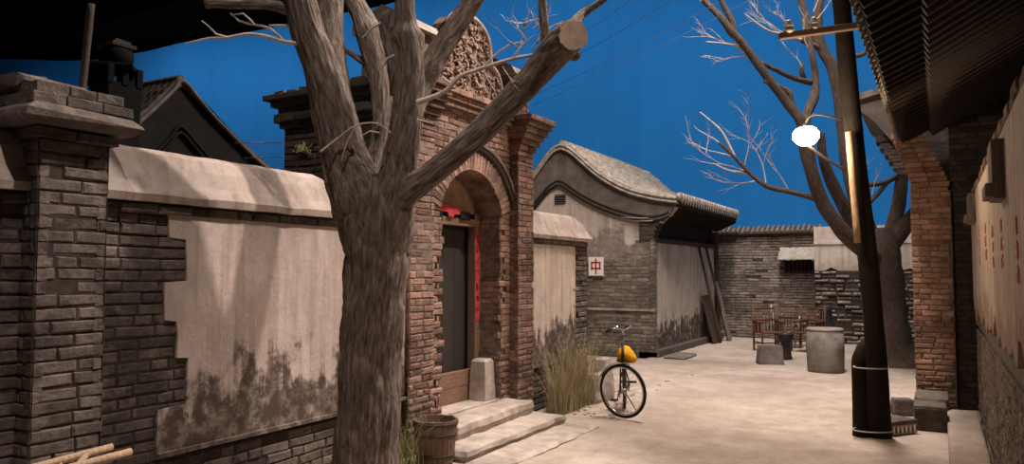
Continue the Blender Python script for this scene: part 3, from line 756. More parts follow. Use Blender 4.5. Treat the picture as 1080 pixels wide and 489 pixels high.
# sign with the character zhong
s0, s1 = onY(621, 271, HY - .06), onY(636.5, 290.5, HY - .06); cx, cz = (s0.x + s1.x) / 2, (s0.z + s1.z) / 2
sgn = MB(); w, h = (s1.x - s0.x) / 2, (s0.z - s1.z) / 2
sgn.box((cx - w, HY - .075, cz - h), (cx + w, HY - .05, cz + h)); sg = tag(sgn.build('sign', WHITE_PAINT, origin=(cx, HY - .06, cz)), 'small white square sign with a red Chinese character on the gabled house', 'sign')
ck = MB(); t = w * .11
yy = HY - .079
def bar(x0, x1, z0, z1): ck.box((cx + x0 * w, yy, cz + z0 * h), (cx + x1 * w, yy + .006, cz + z1 * h))
bar(-.62, .62, .34, .5); bar(-.62, .62, -.3, -.14); bar(-.66, -.46, -.36, .5); bar(.46, .66, -.36, .5); bar(-.1, .1, -.82, .84)
ck.build('red_character', RED_PAINT, sg)

# leaning poles and boards by the side wall
def lean(name, p0, p1, r, mat, label, cat, group=None):
    q = MB(); q.tube([p0, p1], r, 8, step=.3, amp=.08); return tag(q.build(name, mat, origin=p0), label, cat, group)
fA, fB = onZ(757, 360, 0), onZ(764, 358, 0)
lean('wooden_pole', Vector((HX + .45, 19.2, 0)), onX(737, 260, HX + .03), .035, WOOD_DARK, 'dark wooden pole leaning on the gabled house side wall, the nearer of two', 'pole')
lean('wooden_pole', Vector((HX + .42, 20.1, 0)), onX(744.5, 260, HX + .03), .035, WOOD_DARK, 'dark wooden pole leaning on the side wall beside the pale plank', 'pole')
def board(name, c0, du, dn, w, hgt, lean_, th, mat, label, cat):
    q = MB(); c0 = Vector(c0); top_ = c0 + Vector((-lean_, 0, hgt)); up_ = (top_ - c0).normalized()
    q.rock((c0 + top_) / 2, du, up_, Vector(du).cross(up_), w / 2, (top_ - c0).length / 2, th / 2, .2, .05); return tag(q.build(name, mat, origin=c0), label, cat)
board('wooden_board', (HX + .36, 19.3, .0), (0, 1, 0), X_, .8, 1.2, .3, .05, WOOD_DARK, 'wide black board propped upright against the gabled house side wall', 'board')
board('plank', (HX + .5, 20.0, 0), (0, 1, 0), X_, .24, 1.55, .36, .05, WOOD_GREY, 'narrow greyish plank propped in front of the black board', 'plank')
slab('stone_slab', -5.05, -4.6, 15.15, 16.0, -.02, .06, 'flat grey stone slab on the ground at the corner of the gabled house', 'slab', CEMENT, 5)

# ================================================================ BACK WALLS
bw = MB(); BY = 21.3
bw.box((-6.5, BY + .03, -.05), (-2.72, BY + .4, 2.9), 1)
bricks(bw, (-6.0, BY + .03, 0), X_, NY, 3.28, 2.85, bl=.3, bh=.07, d=.04, worn=lambda u, z: .3, ext1=.03)
wb = struct(bw.build('wall_back', [BRICK_BACK, MORTAR_DARK]), 'grey brick wall closing the far end of the alley', 'wall')
tc = MB()
tc.prism([(-6.2, BY - .12, 2.85), (-6.2, BY - .12, 2.91), (-6.2, BY + .25, 3.06), (-6.2, BY + .6, 2.9)], (3.48, 0, 0), 1)
for i in range(26):
    x = -6.1 + i * .134; tc.tube([(x, BY - .15, 2.9 + R.uniform(-.01, .01)), (x, BY + .25, 3.07 + R.uniform(-.01, .03))], .045, 6)
tc.build('tile_coping', [TILE, WOOD_DARK], wb)
w3 = MB(); RY = 20.6
w3.box((-2.75, RY + .03, -.05), (1.6, RY + .4, 2.98), 1)
bricks(w3, (-2.75, RY + .03, 0), X_, NY, 4.3, 1.85, bl=.36, bh=.085, gap=.025, d=.1, rough=.5, worn=lambda u, z: 1.6, ext0=.03)
w4 = struct(w3.build('wall_back', [STONE_WALL, MORTAR_DARK]), 'rough stone wall with white plaster above it behind the far tree', 'wall')
p = MB(); bot = [(-2.79 + i * .2, 1.85 + .22 * mn.noise(Vector((i * .7, 2, 0)))) for i in range(23)]
p.prism([(x, RY - .02, z) for x, z in bot] + [(bot[-1][0], RY - .02, 2.98), (-2.79, RY - .02, 2.98)], (0, .06, 0)); p.box((-2.79, RY - .05, 2.52), (1.6, RY, 2.58)); p.build('plaster_panel', PLASTER_W, w4)
# window with awning on the back wall
wn = MB(); a, b = onY(828, 272, BY), onY(862, 286, BY)
wn.box((a.x, BY - .03, b.z), (b.x, BY + .02, a.z), 1)
for i in range(9): wn.box((a.x + (b.x - a.x) * i / 8 - .015, BY - .05, b.z), (a.x + (b.x - a.x) * i / 8 + .015, BY - .02, a.z))
wn.box((a.x - .03, BY - .05, b.z - .03), (b.x + .03, BY - .02, b.z + .02)); wn.box((a.x - .03, BY - .05, a.z - .02), (b.x + .03, BY - .02, a.z + .03))
struct(wn.build('window_1', [WOOD_DARK, BLACK]), 'small dark barred window in the far brick wall', 'window')
aw = MB(); a, b = onY(826, 262, BY), onY(862, 272, BY - .5)
def awf(u, v):
    x = onY(824, 270, BY).x - .02 + (onY(863, 270, BY).x - onY(824, 270, BY).x + .04) * u
    return (x, BY - .02 - .46 * v, a.z + .03 - .33 * v + .006 * math.sin(u * 40) + .015 * mn.noise(Vector((u * 6, v * 3, 0))))
aw.grid(awf, 60, 5); b0 = len(aw.v); aw.grid(lambda u, v: Vector(awf(u, v)) - Vector((0, 0, .02)), 60, 5)
at_aw = thing('awning', (awf(.5, 0)[0], BY, a.z), 'small pale corrugated awning over the barred window on the far wall', 'awning')
aw.build('sheet', AWN, at_aw)
for u in (.08, .92):
    q = MB(); e_ = Vector(awf(u, .95)) - Vector((0, 0, .03)); q.tube([e_, (e_.x, BY, e_.z - .12)], .015, 6); q.build('strut', WOOD_DARK, at_aw)

# ================================================================ CHAIRS, STONES, TUB AT THE FAR END
def bamboo_chair(name, loc, rz, label):
    t = thing(name, loc, label, 'chair', 'bamboo armchairs at the far end of the alley'); t.rotation_euler.z = rz
    def part(n_, segs, r=.018):
        m_ = MB()
        for s_ in segs: m_.tube(s_, r, 7)
        ob = m_.build(n_, WOOD_RED, None); ob.parent = t; return ob
    for sx in (-.26, .26):
        part('leg', [[(sx, -.24, 0), (sx, -.24, .66)]], .023); part('leg', [[(sx, .24, 0), (sx, .27, .98)]], .023)
        part('armrest', [[(sx, -.27, .66), (sx, .27, .68)]], .024)
        part('side_slats', [[(sx, -.24 + i * .096, .42), (sx, -.24 + i * .1, .66)] for i in range(1, 5)], .011)
    m_ = MB(); 
    for i in range(9): m_.rock((-.24 + i * .06, 0, .42), X_, Y_, UPZ, .028, .26, .014, .3, .02)
    ob = m_.build('seat', WOOD_RED); ob.parent = t
    part('back_slats', [[(-.2 + i * .08, .245, .44), (-.2 + i * .08, .265, .94)] for i in range(6)], .012)
    part('back_rail', [[(-.28, .27, .96), (.28, .27, .96)], [(-.26, .26, .7), (.26, .26, .7)]], .021)
    part('stretcher', [[(-.26, -.24, .15), (.26, -.24, .15)], [(-.26, .24, .15), (.26, .24, .15)], [(-.26, -.24, .2), (-.26, .24, .2)], [(.26, -.24, .2), (.26, .24, .2)]], .014)
    return t
c1, c2_ = onZ(817, 369, 0), onZ(848, 369, 0)
bamboo_chair('armchair', (c1.x - .08, c1.y - .2, 0), .6, 'reddish slatted armchair behind the low square stone block')
bamboo_chair('armchair', (c2_.x + .12, c2_.y - .2, 0), -.6, 'reddish slatted armchair just left of the grey cement vat')
c3_ = onZ(832, 365.5, 0)
bamboo_chair('armchair', (c3_.x, c3_.y + .05, 0), .1, 'reddish slatted armchair furthest back, in the middle of the three')
c = onZ(829, 378, 0)
pt_ = MB(); pt_.lathe([(.12, 0), (.13, .02), (.11, .08), (.1, .3), (.13, .36), (.16, .42), (.17, .5), (.16, .53), (.13, .53), (.12, .45)], c, 18)
tag(pt_.build('iron_stove', IRON, origin=c), 'squat black pedestal stove in front of the slatted armchairs', 'stove')
c = onZ(840, 377, 0)
for i, (dx_, lean_) in enumerate(((-.55, -.06), (.0, .1))):
    q0 = c + Vector((dx_, 0, 0)); 
st_ = [MB(), MB()]
s1_ = MB(); s1_.tube([onZ(838, 366, 0), onZ(838, 366, 0) + Vector((.12, .1, .75))], .02, 7); tag(s1_.build('bamboo_cane', WOOD_PALE), 'pale split bamboo cane leaning on the right armchair', 'cane')
s1_ = MB(); q = onZ(823, 368, 0); s1_.tube([q + Vector((0, -.28, 0)), q + Vector((-.22, .16, 1.02))], .02, 7); tag(s1_.build('bamboo_cane', WOOD_PALE), 'pale bamboo cane leaning on the left armchair', 'cane')
# stone block
def boulder(name, c, hx, hy, hz, mat, label, cat, taper=.85, rz=0.0, jit=.03, group=None):
    q = MB(); c = Vector(c); co_, si = math.cos(rz), math.sin(rz); n_ = 8
    def f(ix, iy, iz):
        z = iz / n_; k_ = 1 - (1 - taper) * z; x, y = (ix / n_ * 2 - 1) * hx * k_, (iy / n_ * 2 - 1) * hy * k_
        nrm = Vector((ix / n_ * 2 - 1, iy / n_ * 2 - 1, iz / n_ * 2 - 1))
        sh = 1 - .05 * max(0, sorted([abs(a_) for a_ in nrm])[1] - .7) / .3
        w_ = jit * mn.noise(Vector((x * 6 + c.x, y * 6 + c.y, z * 4)))
        return c + Vector(((x * co_ - y * si) * sh * (1 + w_), (x * si + y * co_) * sh * (1 + w_), z * 2 * hz * (1 + w_ * .5)))
    idx = {}
    def vid(i, j, l):
        if (i, j, l) not in idx: idx[(i, j, l)] = len(q.v); q.v.append(f(i, j, l))
        return idx[(i, j, l)]
    for a_ in range(n_):
        for b_ in range(n_):
            for l_, fl in ((0, True), (n_, False)):
                for kind in range(3):
                    pts = [(a_, b_), (a_ + 1, b_), (a_ + 1, b_ + 1), (a_, b_ + 1)]
                    ids = [vid(*((u_, v_, l_) if kind == 0 else (u_, l_, v_) if kind == 1 else (l_, u_, v_))) for u_, v_ in pts]
                    if fl ^ (kind == 1): ids = ids[::-1]
                    q.face(ids, 0, .5)
    return tag(q.build(name, mat, origin=c), label, cat, group)
c = onZ(810.5, 384, 0); boulder('stone_block', (c.x, c.y + .15, -.01), .245, .17, .185, CEMENT, 'low square grey stone block in front of the chairs', 'stone', .86, .5)
c = onZ(871, 391, 0)
vat = thing('cement_vat', (c.x, c.y, 0), 'round grey cement vat with a flat lid at the far end of the alley', 'vat')
q = MB(); q.lathe([(.3, -.01), (.315, .03), (.325, .4), (.315, .74)], (c.x, c.y, 0), 32); q.build('body', CEMENT, vat)
q = MB(); q.lathe([(.314, .735), (.322, .742), (.322, .775), (.3, .785), (.05, .785)], (c.x, c.y, 0), 32); q.build('lid', simple('pale_cement', (.3, .265, .235), .4, 6), vat)
c = onZ(864, 371, 0) + Vector((.1, .4, 0))
q = MB(); q.lathe([(.24, 0), (.25, .05), (.22, .5), (.19, .62), (.15, .72), (.14, .9), (.155, 1.02), (.1, 1.04)], (c.x, c.y, 0), 18); tag(q.build('iron_drum', IRON), 'dark tall iron drum stove standing behind the cement vat', 'drum')

# ================================================================ RIGHT SIDE
PY = 11.4
rh = thing('right_house', (-.07, PY, 0), 'dark house on the right with a corbelled orange brick pier and deep wooden eave', 'house')
pr_ = MB(); pr_.box((-.27, PY + .03, .0), (.17, PY + .45, 2.9), 1)
bricks(pr_, (-.3, PY + .03, .0), X_, NY, .46, 2.95, bl=.24, bh=.064, worn=wornf)
bricks(pr_, (-.27, PY, .0), Y_, NX, .45, 2.95, bl=.24, bh=.064, worn=wornf)
pr_.build('corner_pier', [BRICK_WARM, MORTAR], rh)
cb = MB()
prof_l = [(.0, 2.95), (-.01, 3.0)]
for i in range(11):
    z = 2.95 + i * .068; t_ = i / 10
    xl = -.3 - .22 * t_ ** 1.3; xr = .16 - .3 * t_ ** 1.1
    nb = 2
    for q in range(nb):
        w = (xr - xl) / nb; cb.rock((xl + w * (q + .5), PY + .2, z + .033), X_, UPZ, Y_, w / 2 - .003, .031, .21 + R.uniform(-.008, .008), .16, .07, 0, R.random())
cb.build('eave_corbel', [BRICK_WARM], rh)
dk = MB(); dk.box((.17, PY + .12, 0), (2.6, PY + .4, 5.2), 1); bricks(dk, (.17, PY + .12, 0), X_, NY, .6, 4.2, bl=.24, bh=.064, worn=lambda u, z: .3); dk.box((-.3, PY + .36, 2.93), (.2, PY + .44, 3.85), 0, .1); dk.build('return_wall', [BRICK_DARK, MORTAR_DARK], rh)
# eave: flying rafters and boards, rising to the right
EX, EZ = -.42, 3.62; ex2, ez2 = -.02, 3.8; ex3, ez3 = 2.6, 5.2
ro = MB()
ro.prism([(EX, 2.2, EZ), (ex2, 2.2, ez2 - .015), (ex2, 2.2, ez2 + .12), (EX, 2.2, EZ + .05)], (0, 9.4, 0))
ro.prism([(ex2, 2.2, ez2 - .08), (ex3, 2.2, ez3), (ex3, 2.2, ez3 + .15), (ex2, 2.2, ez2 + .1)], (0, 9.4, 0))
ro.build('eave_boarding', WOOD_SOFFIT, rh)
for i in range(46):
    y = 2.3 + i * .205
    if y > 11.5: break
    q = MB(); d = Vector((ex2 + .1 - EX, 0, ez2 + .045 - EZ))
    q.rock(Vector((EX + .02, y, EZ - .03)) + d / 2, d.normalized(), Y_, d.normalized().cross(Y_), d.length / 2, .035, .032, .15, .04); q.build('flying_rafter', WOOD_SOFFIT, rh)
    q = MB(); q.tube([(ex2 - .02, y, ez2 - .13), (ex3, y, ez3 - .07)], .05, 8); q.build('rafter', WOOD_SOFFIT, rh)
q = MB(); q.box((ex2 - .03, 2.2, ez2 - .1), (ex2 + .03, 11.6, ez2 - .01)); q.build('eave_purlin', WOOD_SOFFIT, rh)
et = MB(); y = 2.3
while y < 11.6:
    et.tube([(EX - .06, y, EZ + .07), (EX + .5, y, EZ + .3), (ex3, y, ez3 + .2)], .06, 7, amp=.1, seed=y); 
    et.prism([(EX - .03, y + .04, EZ + .07), (EX - .03, y + .15, EZ + .07), (EX - .05, y + .095, EZ - .03)], (.02, 0, 0)); y += .2
et.build('eave_tiles', TILE, rh)
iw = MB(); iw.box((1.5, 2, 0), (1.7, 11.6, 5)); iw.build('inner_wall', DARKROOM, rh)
# second eave further down the alley
fe = thing('far_eave', (-.6, 12.9, 0), 'grey roof corner jutting out beyond the orange brick corbel', 'roof')
Yf = 13.2
q = MB(); P_ = [onY(x, y, Yf) for x, y in ((903, 101), (935, 91), (985, 86), (985, 160), (952, 160), (938, 146), (922, 128), (906, 116))]
q.prism(P_, (0, 2.5, 0)); q.build('roof_slab', RENDER_GREY, fe)
q = MB(); P_ = [onY(x, y, Yf - .05) for x, y in ((900, 100), (940, 88), (985, 84), (985, 90), (940, 95), (902, 106))]; q.prism(P_, (0, 2.6, 0)); q.build('verge', TILE, fe)
q = MB()
for i in range(6):
    a = onY(924 + i * 4.5, 147 + i * 7, Yf + .05); q.rock((a.x + .35, Yf + .3, a.z), X_, UPZ, Y_, .36, .05, .25, .2, .15, 0, R.random())
q.build('corbel', [BRICK_DARK], fe)
q = MB(); a = onY(952, 190, Yf).x; q.box((a + .25, Yf + .1, 0), (a + 1.2, Yf + 2.3, 3.4)); q.build('end_wall', BRICK_DARK, fe)

# right hand wall
rw = MB(); RX = .4
rw.box((RX + .03, 3.0, -.05), (.9, 11.3, 2.72), 1)
bricks(rw, (RX + .03, 3.2, 0), Y_, NX, 8.1, 1.12, bl=.22, bh=.06, gap=.008, d=.03, rough=.15, worn=lambda u, z: .35)
wr = struct(rw.build('wall_right', [m_brick('right_rubble', (.2, .14, .105), (.33, .24, .185), (.44, .34, .27), .6), MORTAR]), 'tawny plastered wall with faded red lettering at the right edge', 'wall')
p = MB(); bot = [(3.0 + i * .1, 1.3 + .2 * mn.noise(Vector((i * .23, 5, 0))) + (.1 if i % 2 else -.06) * abs(mn.noise(Vector((i * .7, 9, 0)))) * 1.6) for i in range(83)]
p.prism([(RX - .02, y, z) for y, z in bot] + [(RX - .02, bot[-1][0], 2.72), (RX - .02, 3.0, 2.72)], (.06, 0, 0)); p.build('plaster_panel', PLASTER_R, wr)
p = MB(); y = 3.0
while y < 11.2:
    w = R.uniform(.2, .3); p.rock((RX + .12, y + w / 2, 2.745 + R.uniform(-.008, .01)), Y_, UPZ, X_, w / 2 - .003, .03, .15 + R.uniform(-.01, .01), .25, .12, 0, R.random()); y += w
p.build('coping_bricks', [BRICK_RED], wr)
# faded lettering: worn red strokes
fl = MB(); rr_ = random.Random(5)
k = NT('faded_red_paint'); nn_ = k.noise(k.co('Object', (1, 1, 1)), 18, 5, .7)
FADED = k.fin(k.mix(k.ramp(nn_, (.36, 0), (.5, 1)), (.55, .42, .33), (.66, .21, .1)), .95)
for (px_, py0_, py1_) in ((1032, 236, 282), (1038.5, 234, 276), (1046, 236, 284), (1055, 228, 286), (1071, 226, 300)):
    t_, b_ = onX(px_, py0_, RX - .024), onX(px_, py1_, RX - .024); wq = .09; nz = 3
    for i in range(nz):
        z0_, z1_ = t_.z + (b_.z - t_.z) * (i + .08) / nz, t_.z + (b_.z - t_.z) * (i + .86) / nz
        for q in range(5):
            zc = z0_ + (z1_ - z0_) * rr_.random(); yc = t_.y + rr_.uniform(-.4, .4) * wq * 2
            if q % 2: fl.box((RX - .026, t_.y - wq * rr_.uniform(.4, 1), zc - .012), (RX - .019, t_.y + wq * rr_.uniform(.4, 1), zc + .012))
            else: fl.box((RX - .026, yc - .012, z1_), (RX - .019, yc + .012, z0_ + (z1_ - z0_) * rr_.uniform(0, .4)))
fl.build('faded_lettering', FADED, wr)['label'] = 'faded, worn red painted characters'
for i, (x0_, x1_, y0_, y1_, lab) in enumerate(((1043, 1060, 150, 212, 'grey wooden bracket jutting from the right wall, the nearer one'), (1020.5, 1029, 205, 236, 'small grey wooden bracket at the far end of the right wall'))):
    a = onX((x0_ + x1_) / 2, (y0_ + y1_) / 2, RX - .05); L_ = abs(onX(x0_, 180, RX).y - onX(x1_, 180, RX).y) * .28; hz_ = abs(onX(x0_, y0_, RX).z - onX(x0_, y1_, RX).z) / 2 * .8
    t = thing('bracket', (RX - .02, a.y, a.z), lab, 'bracket', None)
    q = MB(); q.rock((RX - .05, a.y, a.z), Y_, UPZ, X_, L_ * .4, hz_, .04, .15, .05); q.build('back_plate', WOOD_GREY, t)
    q = MB(); q.rock((RX - .08, a.y, a.z - hz_ * .7), Y_, UPZ, X_, L_ * .42, hz_ * .22, .05, .15, .05); q.build('shelf_block', WOOD_GREY, t)
# kerb
slab('kerb', .04, .365, 4.0, 10.75, -.02, .13, 'raised pale earthen kerb along the foot of the right wall', 'kerb', EARTH, 8)
sf = boulder('stone_block', (-.12, 10.9, -.01), .2, .42, .13, STONE_DARK, 'large dark stone under the foot of the orange brick pier', 'stone', .95)
boulder('stone_block', (-.13, 9.98, -.01), .17, .22, .14, STONE_DARK, 'dark squared stone between the kerb and the slatted crate', 'stone', 1.0, .03)
c = onZ(951, 440, 0); boulder('stone_block', (c.x, c.y + .3, -.01), .13, .12, .1, STONE_DARK, 'smaller dark stone lying behind the slatted crate', 'stone', .85, .3)
# slatted crate
cr = thing('crate', (-.4, 9.5, 0), 'flat dark crate with pale upright slats beside the utility pole', 'crate')
q = MB(); a, b = onZ(941, 459, 0), onZ(967, 456, 0); ux = (b - a).normalized(); vx = Vector((-ux.y, ux.x, 0))
q.rock((a + b) / 2 + vx * .14 + UPZ * .05, ux, vx, UPZ, (b - a).length / 2, .13, .05, .1, .02); q.build('box', BLACK, cr)
q = MB(); q.rock((a + b) / 2 + vx * .14 + UPZ * .125, ux, vx, UPZ, (b - a).length / 2 + .015, .15, .025, .3, .1); q.build('lid', STONE_DARK, cr)
for i in range(6):
    q = MB(); q.rock(a + (b - a) * ((i + .5) / 6) + UPZ * .055 + vx * .004, ux, UPZ, vx, .014, .035, .008, .2, .02); q.build('slat', WHITE_PAINT, cr)
q = MB()
for z in (.012, .095): q.rock((a + b) / 2 + UPZ * z, ux, UPZ, vx, (b - a).length / 2, .008, .01, .2, .02)
q.build('rail', WOOD_PALE, cr)

# ================================================================ UTILITY POLE
UD = 8.0; fo = onZ(927, 459, 0)
pole = thing('utility_pole', fo, 'dark leaning utility pole with a crossarm and a stub lashed to its foot', 'utility pole')
q = MB(); q.tube([(fo.x, fo.y, -.03), at(924.5, 385, UD + .05), at(918, 300, UD + .06), at(911, 235, UD + .07), at(901, 150, UD + .08), at(887, 0, UD + .1), at(880, -70, UD + .12)], [.135, .108, .1, .1, .098, .09, .085], 14, step=.15, amp=.06); q.build('shaft', POLE_WOOD, pole)
so = onZ(908.5, 458.5, 0); sd__ = 8.0 * so.length / fo.length if False else (so - EYE).dot(Vector((-math.sin(YAW) * math.cos(PITCH), math.cos(YAW) * math.cos(PITCH), math.sin(PITCH))))
q = MB(); q.tube([(so.x, so.y, -.03), at(908, 420, sd__), at(906.5, 378, sd__), at(909, 366, sd__ + .02), at(912, 357, sd__ + .03)], [.092, .088, .084, .055, .02], 12, step=.08, amp=.06); q.build('lashed_stub', POLE_WOOD, pole)
for yp in (387, 453):
    q = MB(); c1_, wr_ = at(921 if yp > 400 else 918.5, yp, UD + .05), (.215 if yp > 400 else .18)
    q.tube([c1_ + Vector((.866, .5, 0)) * (wr_ * math.cos(t)) + Vector((-.5, .866, 0)) * (.145 * math.sin(t)) for t in [2 * PI * i / 24 for i in range(25)]], .007, 6); q.build('binding_wire', WIRE_PALE, pole)
a, b = at(822, 38.5, UD - .12), at(914, 26, UD - .16); cs = (b - a).normalized()
q = MB(); q.rock((a + b) / 2, cs, UPZ, cs.cross(UPZ), (b - a).length / 2, .034, .035, .15, .03); arm = q.build('crossarm', WOOD_BROWN, pole)
for px_, py_ in ((832, 34), (858.5, 31)):
    c = at(px_, py_, UD - .13); q = MB(); q.lathe([(.02, -.02), (.045, .0), (.05, .03), (.035, .04), (.05, .055), (.05, .085), (.03, .1), (.035, .115), (.018, .13)], c, 14); q.build('insulator', CERAMIC, arm)
q = MB(); q.tube([at(895, 139, UD - .06), at(899, 190, UD - .06), at(903, 235, UD - .05), at(904.5, 256, UD - .05)], .035, 10); q.build('pale_conduit', WOOD_PALE, pole)
# street lamp on a curved bracket
lp = thing('street_lamp', at(850, 143, UD), 'glowing white street lamp on a curved bracket from the utility pole', 'lamp')
q = MB(); q.tube([at(888, 126, UD), at(872, 122, UD - .05), at(858, 121, UD - .05), at(851, 126, UD - .03), at(850, 132, UD)], .012, 8, step=.03); q.build('bracket', IRON, lp)
q = MB(); q.tube([at(889, 178, UD), at(872, 168, UD - .02), at(858, 158, UD - .02), at(850, 153, UD)], .016, 8, step=.03); q.build('lower_stay', IRON, lp)
c = at(850, 143.5, UD)
q = MB(); q.lathe([(.02, .13), (.05, .12), (.07, .1), (.075, .085)], c, 16); q.build('cap', IRON, lp)
q = MB(); q.lathe([(.05, -.1), (.1, -.075), (.135, -.02), (.135, .03), (.1, .08), (.06, .1)], c, 20); q.build('globe', GLOW, lp)

# ================================================================ TREES
def limb(mb, pts, seg=14, amp=.12, step=.06, capmi=1, seed=None, freq=4):
    P = [at(x, y, d) for x, y, d, r in pts]; rad = [r * d / F for x, y, d, r in pts]
    mb.tube(P, rad, seg, 0, True, capmi, amp, freq, R.uniform(0, 50) if seed is None else seed, step)
def twigs(mb, p, d, length, r, depth, rr, spread=.6, droop=0.0, mi=0):
    p = Vector(p); d = Vector(d).normalized(); n_ = 5; pts = [p]; q = p.copy(); dd = d.copy(); kids = []
    for i in range(n_):
        dd = (dd + Vector((rr.uniform(-1, 1), rr.uniform(-1, 1), rr.uniform(-1, 1) - droop)) * .22).normalized(); q = q + dd * length / n_; pts.append(q.copy())
        if depth and i >= 1: kids.append((q.copy(), dd.copy(), length * rr.uniform(.4, .65)))
    mb.tube(pts, [r * (1 - .75 * i / n_) for i in range(n_ + 1)], 4, mi, False)
    for kp, kd, kl in kids:
        if rr.random() < .85:
            s_ = Vector((rr.uniform(-1, 1), rr.uniform(-1, 1), rr.uniform(-.7, 1))); twigs(mb, kp, kd + s_ * spread, kl, r * .55, depth - 1, rr, spread, droop, mi)
D1 = 5.6; base = onZ(388, 489, 0); base = at(386, 538, D1); base.z = 0
tr = thing('bare_tree', base, 'big bare tree with lopped limbs in the left foreground', 'tree')
t1 = MB()
limb(t1, [(384, 546, D1, 44), (385, 520, D1, 38), (386, 489, D1, 33), (389, 430, D1, 31.5), (391, 370, D1, 31), (395, 310, D1, 31.5), (398, 262, D1, 34), (398, 232, D1, 37), (396, 205, D1, 33), (394, 185, D1, 20)], 96, .13, .03, None, 1.0, 8)
limb(t1, [(392, 262, D1, 28), (380, 215, D1 - .03, 30), (362, 163, D1 - .08, 23.5), (348, 105, D1 - .15, 20), (337, 66, D1 - .2, 17.5), (324, 32, D1 - .25, 17), (316, 0, D1 - .3, 16), (308, -40, D1 - .35, 14)], 64, .14, .03, None, 5.0, 6)
limb(t1, [(388, 215, D1 + .1, 18), (370, 150, D1 + .25, 13), (357, 95, D1 + .35, 12.5), (350, 50, D1 + .4, 13), (348, 0, D1 + .45, 13.5), (346, -40, D1 + .5, 12)], 48, .14, .03, None, 9.0, 5)
limb(t1, [(398, 245, D1 + .05, 24), (396, 195, D1 + .2, 15), (404, 135, D1 + .35, 11), (402, 85, D1 + .45, 12), (393, 48, D1 + .5, 13), (389, 34, D1 + .52, 14), (382, 18, D1 + .55, 11), (372, -4, D1 + .6, 9.5), (362, -40, D1 + .7, 8)], 48, .15, .03, None, 13.0, 5)
limb(t1, [(404, 260, D1 - .02, 28), (416, 205, D1 - .08, 21), (425, 150, D1 - .12, 17), (431, 105, D1 - .14, 15), (433, 75, D1 - .15, 14.5), (431, 50, D1 - .15, 16), (429, 38, D1 - .15, 17.5), (428, 26, D1 - .15, 12), (427, 0, D1 - .16, 10.5), (426, -40, D1 - .2, 10)], 56, .15, .03, None, 17.0, 5)
limb(t1, [(432, 125, D1 - .1, 12), (440, 98, D1 + .0, 13), (455, 68, D1 + .05, 12.5), (475, 36, D1 + .1, 11), (498, 2, D1 + .15, 10), (522, -36, D1 + .2, 9)], 48, .14, .03, None, 21.0, 5)
limb(t1, [(402, 230, D1 - .05, 20), (425, 206, D1 - .12, 15), (450, 187, D1 - .16, 13), (480, 163, D1 - .2, 13), (515, 131, D1 - .22, 13.5), (548, 97, D1 - .24, 14), (575, 66, D1 - .3, 15.5), (590, 50, D1 - .4, 16.5), (598, 42, D1 - .52, 16.5), (605, 37, D1 - .66, 16)], 56, .12, .03, 1, 25.0, 5)
limb(t1, [(576, 72, D1 - .26, 7), (576, 55, D1 - .28, 5.5), (574, 28, D1 - .3, 5), (572, 0, D1 - .3, 4.5), (571, -25, D1 - .3, 4)], 12, .1, .04, None)
limb(t1, [(597, 40, D1 - .45, 9), (612, 17, D1 - .24, 5), (628, 6, D1 - .22, 3.4), (642, -4, D1 - .2, 3)], 10, .1, .03, None)
limb(t1, [(320, 15, D1 - .25, 9), (303, 9, D1 - .3, 6.5), (280, 5, D1 - .34, 5), (250, 4, D1 - .36, 5.5), (228, 3, D1 - .38, 5), (217, 4, D1 - .38, 5)], 12, .14, .03, 1)
limb(t1, [(398, 76, D1 + .45, 6), (384, 66, D1 + .5, 3.6), (370, 56, D1 + .55, 3.2), (360, 51, D1 + .6, 3)], 10, .1, .03, None)
limb(t1, [(420, 100, D1 - .14, 8), (412, 60, D1 - .2, 5), (405, 22, D1 - .2, 6), (411, 12, D1 - .2, 3)], 10, .25, .03, None)
limb(t1, [(600, 56, D1 - .27, 8), (608, 60, D1 - .3, 5), (612, 57, D1 - .3, 2)], 8, .2, .03, None)
t1.build('trunk', [BARK, CUT], tr)
rr_ = random.Random(21); tw = None
def tl(mb, pts, r0, r1, d):
    P = [at(x, y, d) for x, y in pts]; mb = MB(); mb.tube(P, [(r0 + (r1 - r0) * i / (len(P) - 1)) * d / F for i in range(len(P))], 6, 0, False, step=.05); mb.build('twig', TWIG, tr)
dW = D1 - .3
tl(tw, [(440, 108), (452, 104), (470, 96), (484, 81), (500, 75), (520, 68), (545, 61), (575, 56)], 3.2, 1.8, dW)
tl(tw, [(484, 81), (476, 90), (470, 84), (466, 80)], 1.5, .7, dW)
tl(tw, [(318, 46), (300, 44), (280, 38), (258, 36), (240, 40), (222, 40), (195, 46)], 2.4, .9, dW)
tl(tw, [(240, 40), (228, 36), (220, 28), (213, 22)], 1.5, .6, dW); tl(tw, [(300, 44), (285, 30), (268, 26), (252, 22), (243, 14)], 1.6, .7, dW)
tl(tw, [(320, 30), (300, 27), (284, 27)], 2, 1, dW); tl(tw, [(268, 26), (256, 14), (244, 16)], 1.2, .6, dW)
tl(tw, [(338, 160), (356, 146), (376, 132), (398, 130), (412, 140)], 1.4, .7, dW); tl(tw, [(376, 132), (366, 150), (360, 170)], 1, .5, dW); tl(tw, [(400, 140), (390, 138), (383, 142)], 1, .5, dW)
tl(tw, [(402, 24), (392, 30), (382, 40)], 1.5, .8, dW); tl(tw, [(416, 58), (408, 62), (402, 78), (400, 94)], 1.6, .7, dW)
tl(tw, [(505, 76), (520, 60), (536, 48), (552, 44)], 1.5, .6, dW); tl(tw, [(540, 62), (552, 46), (562, 38)], 1.2, .5, dW)
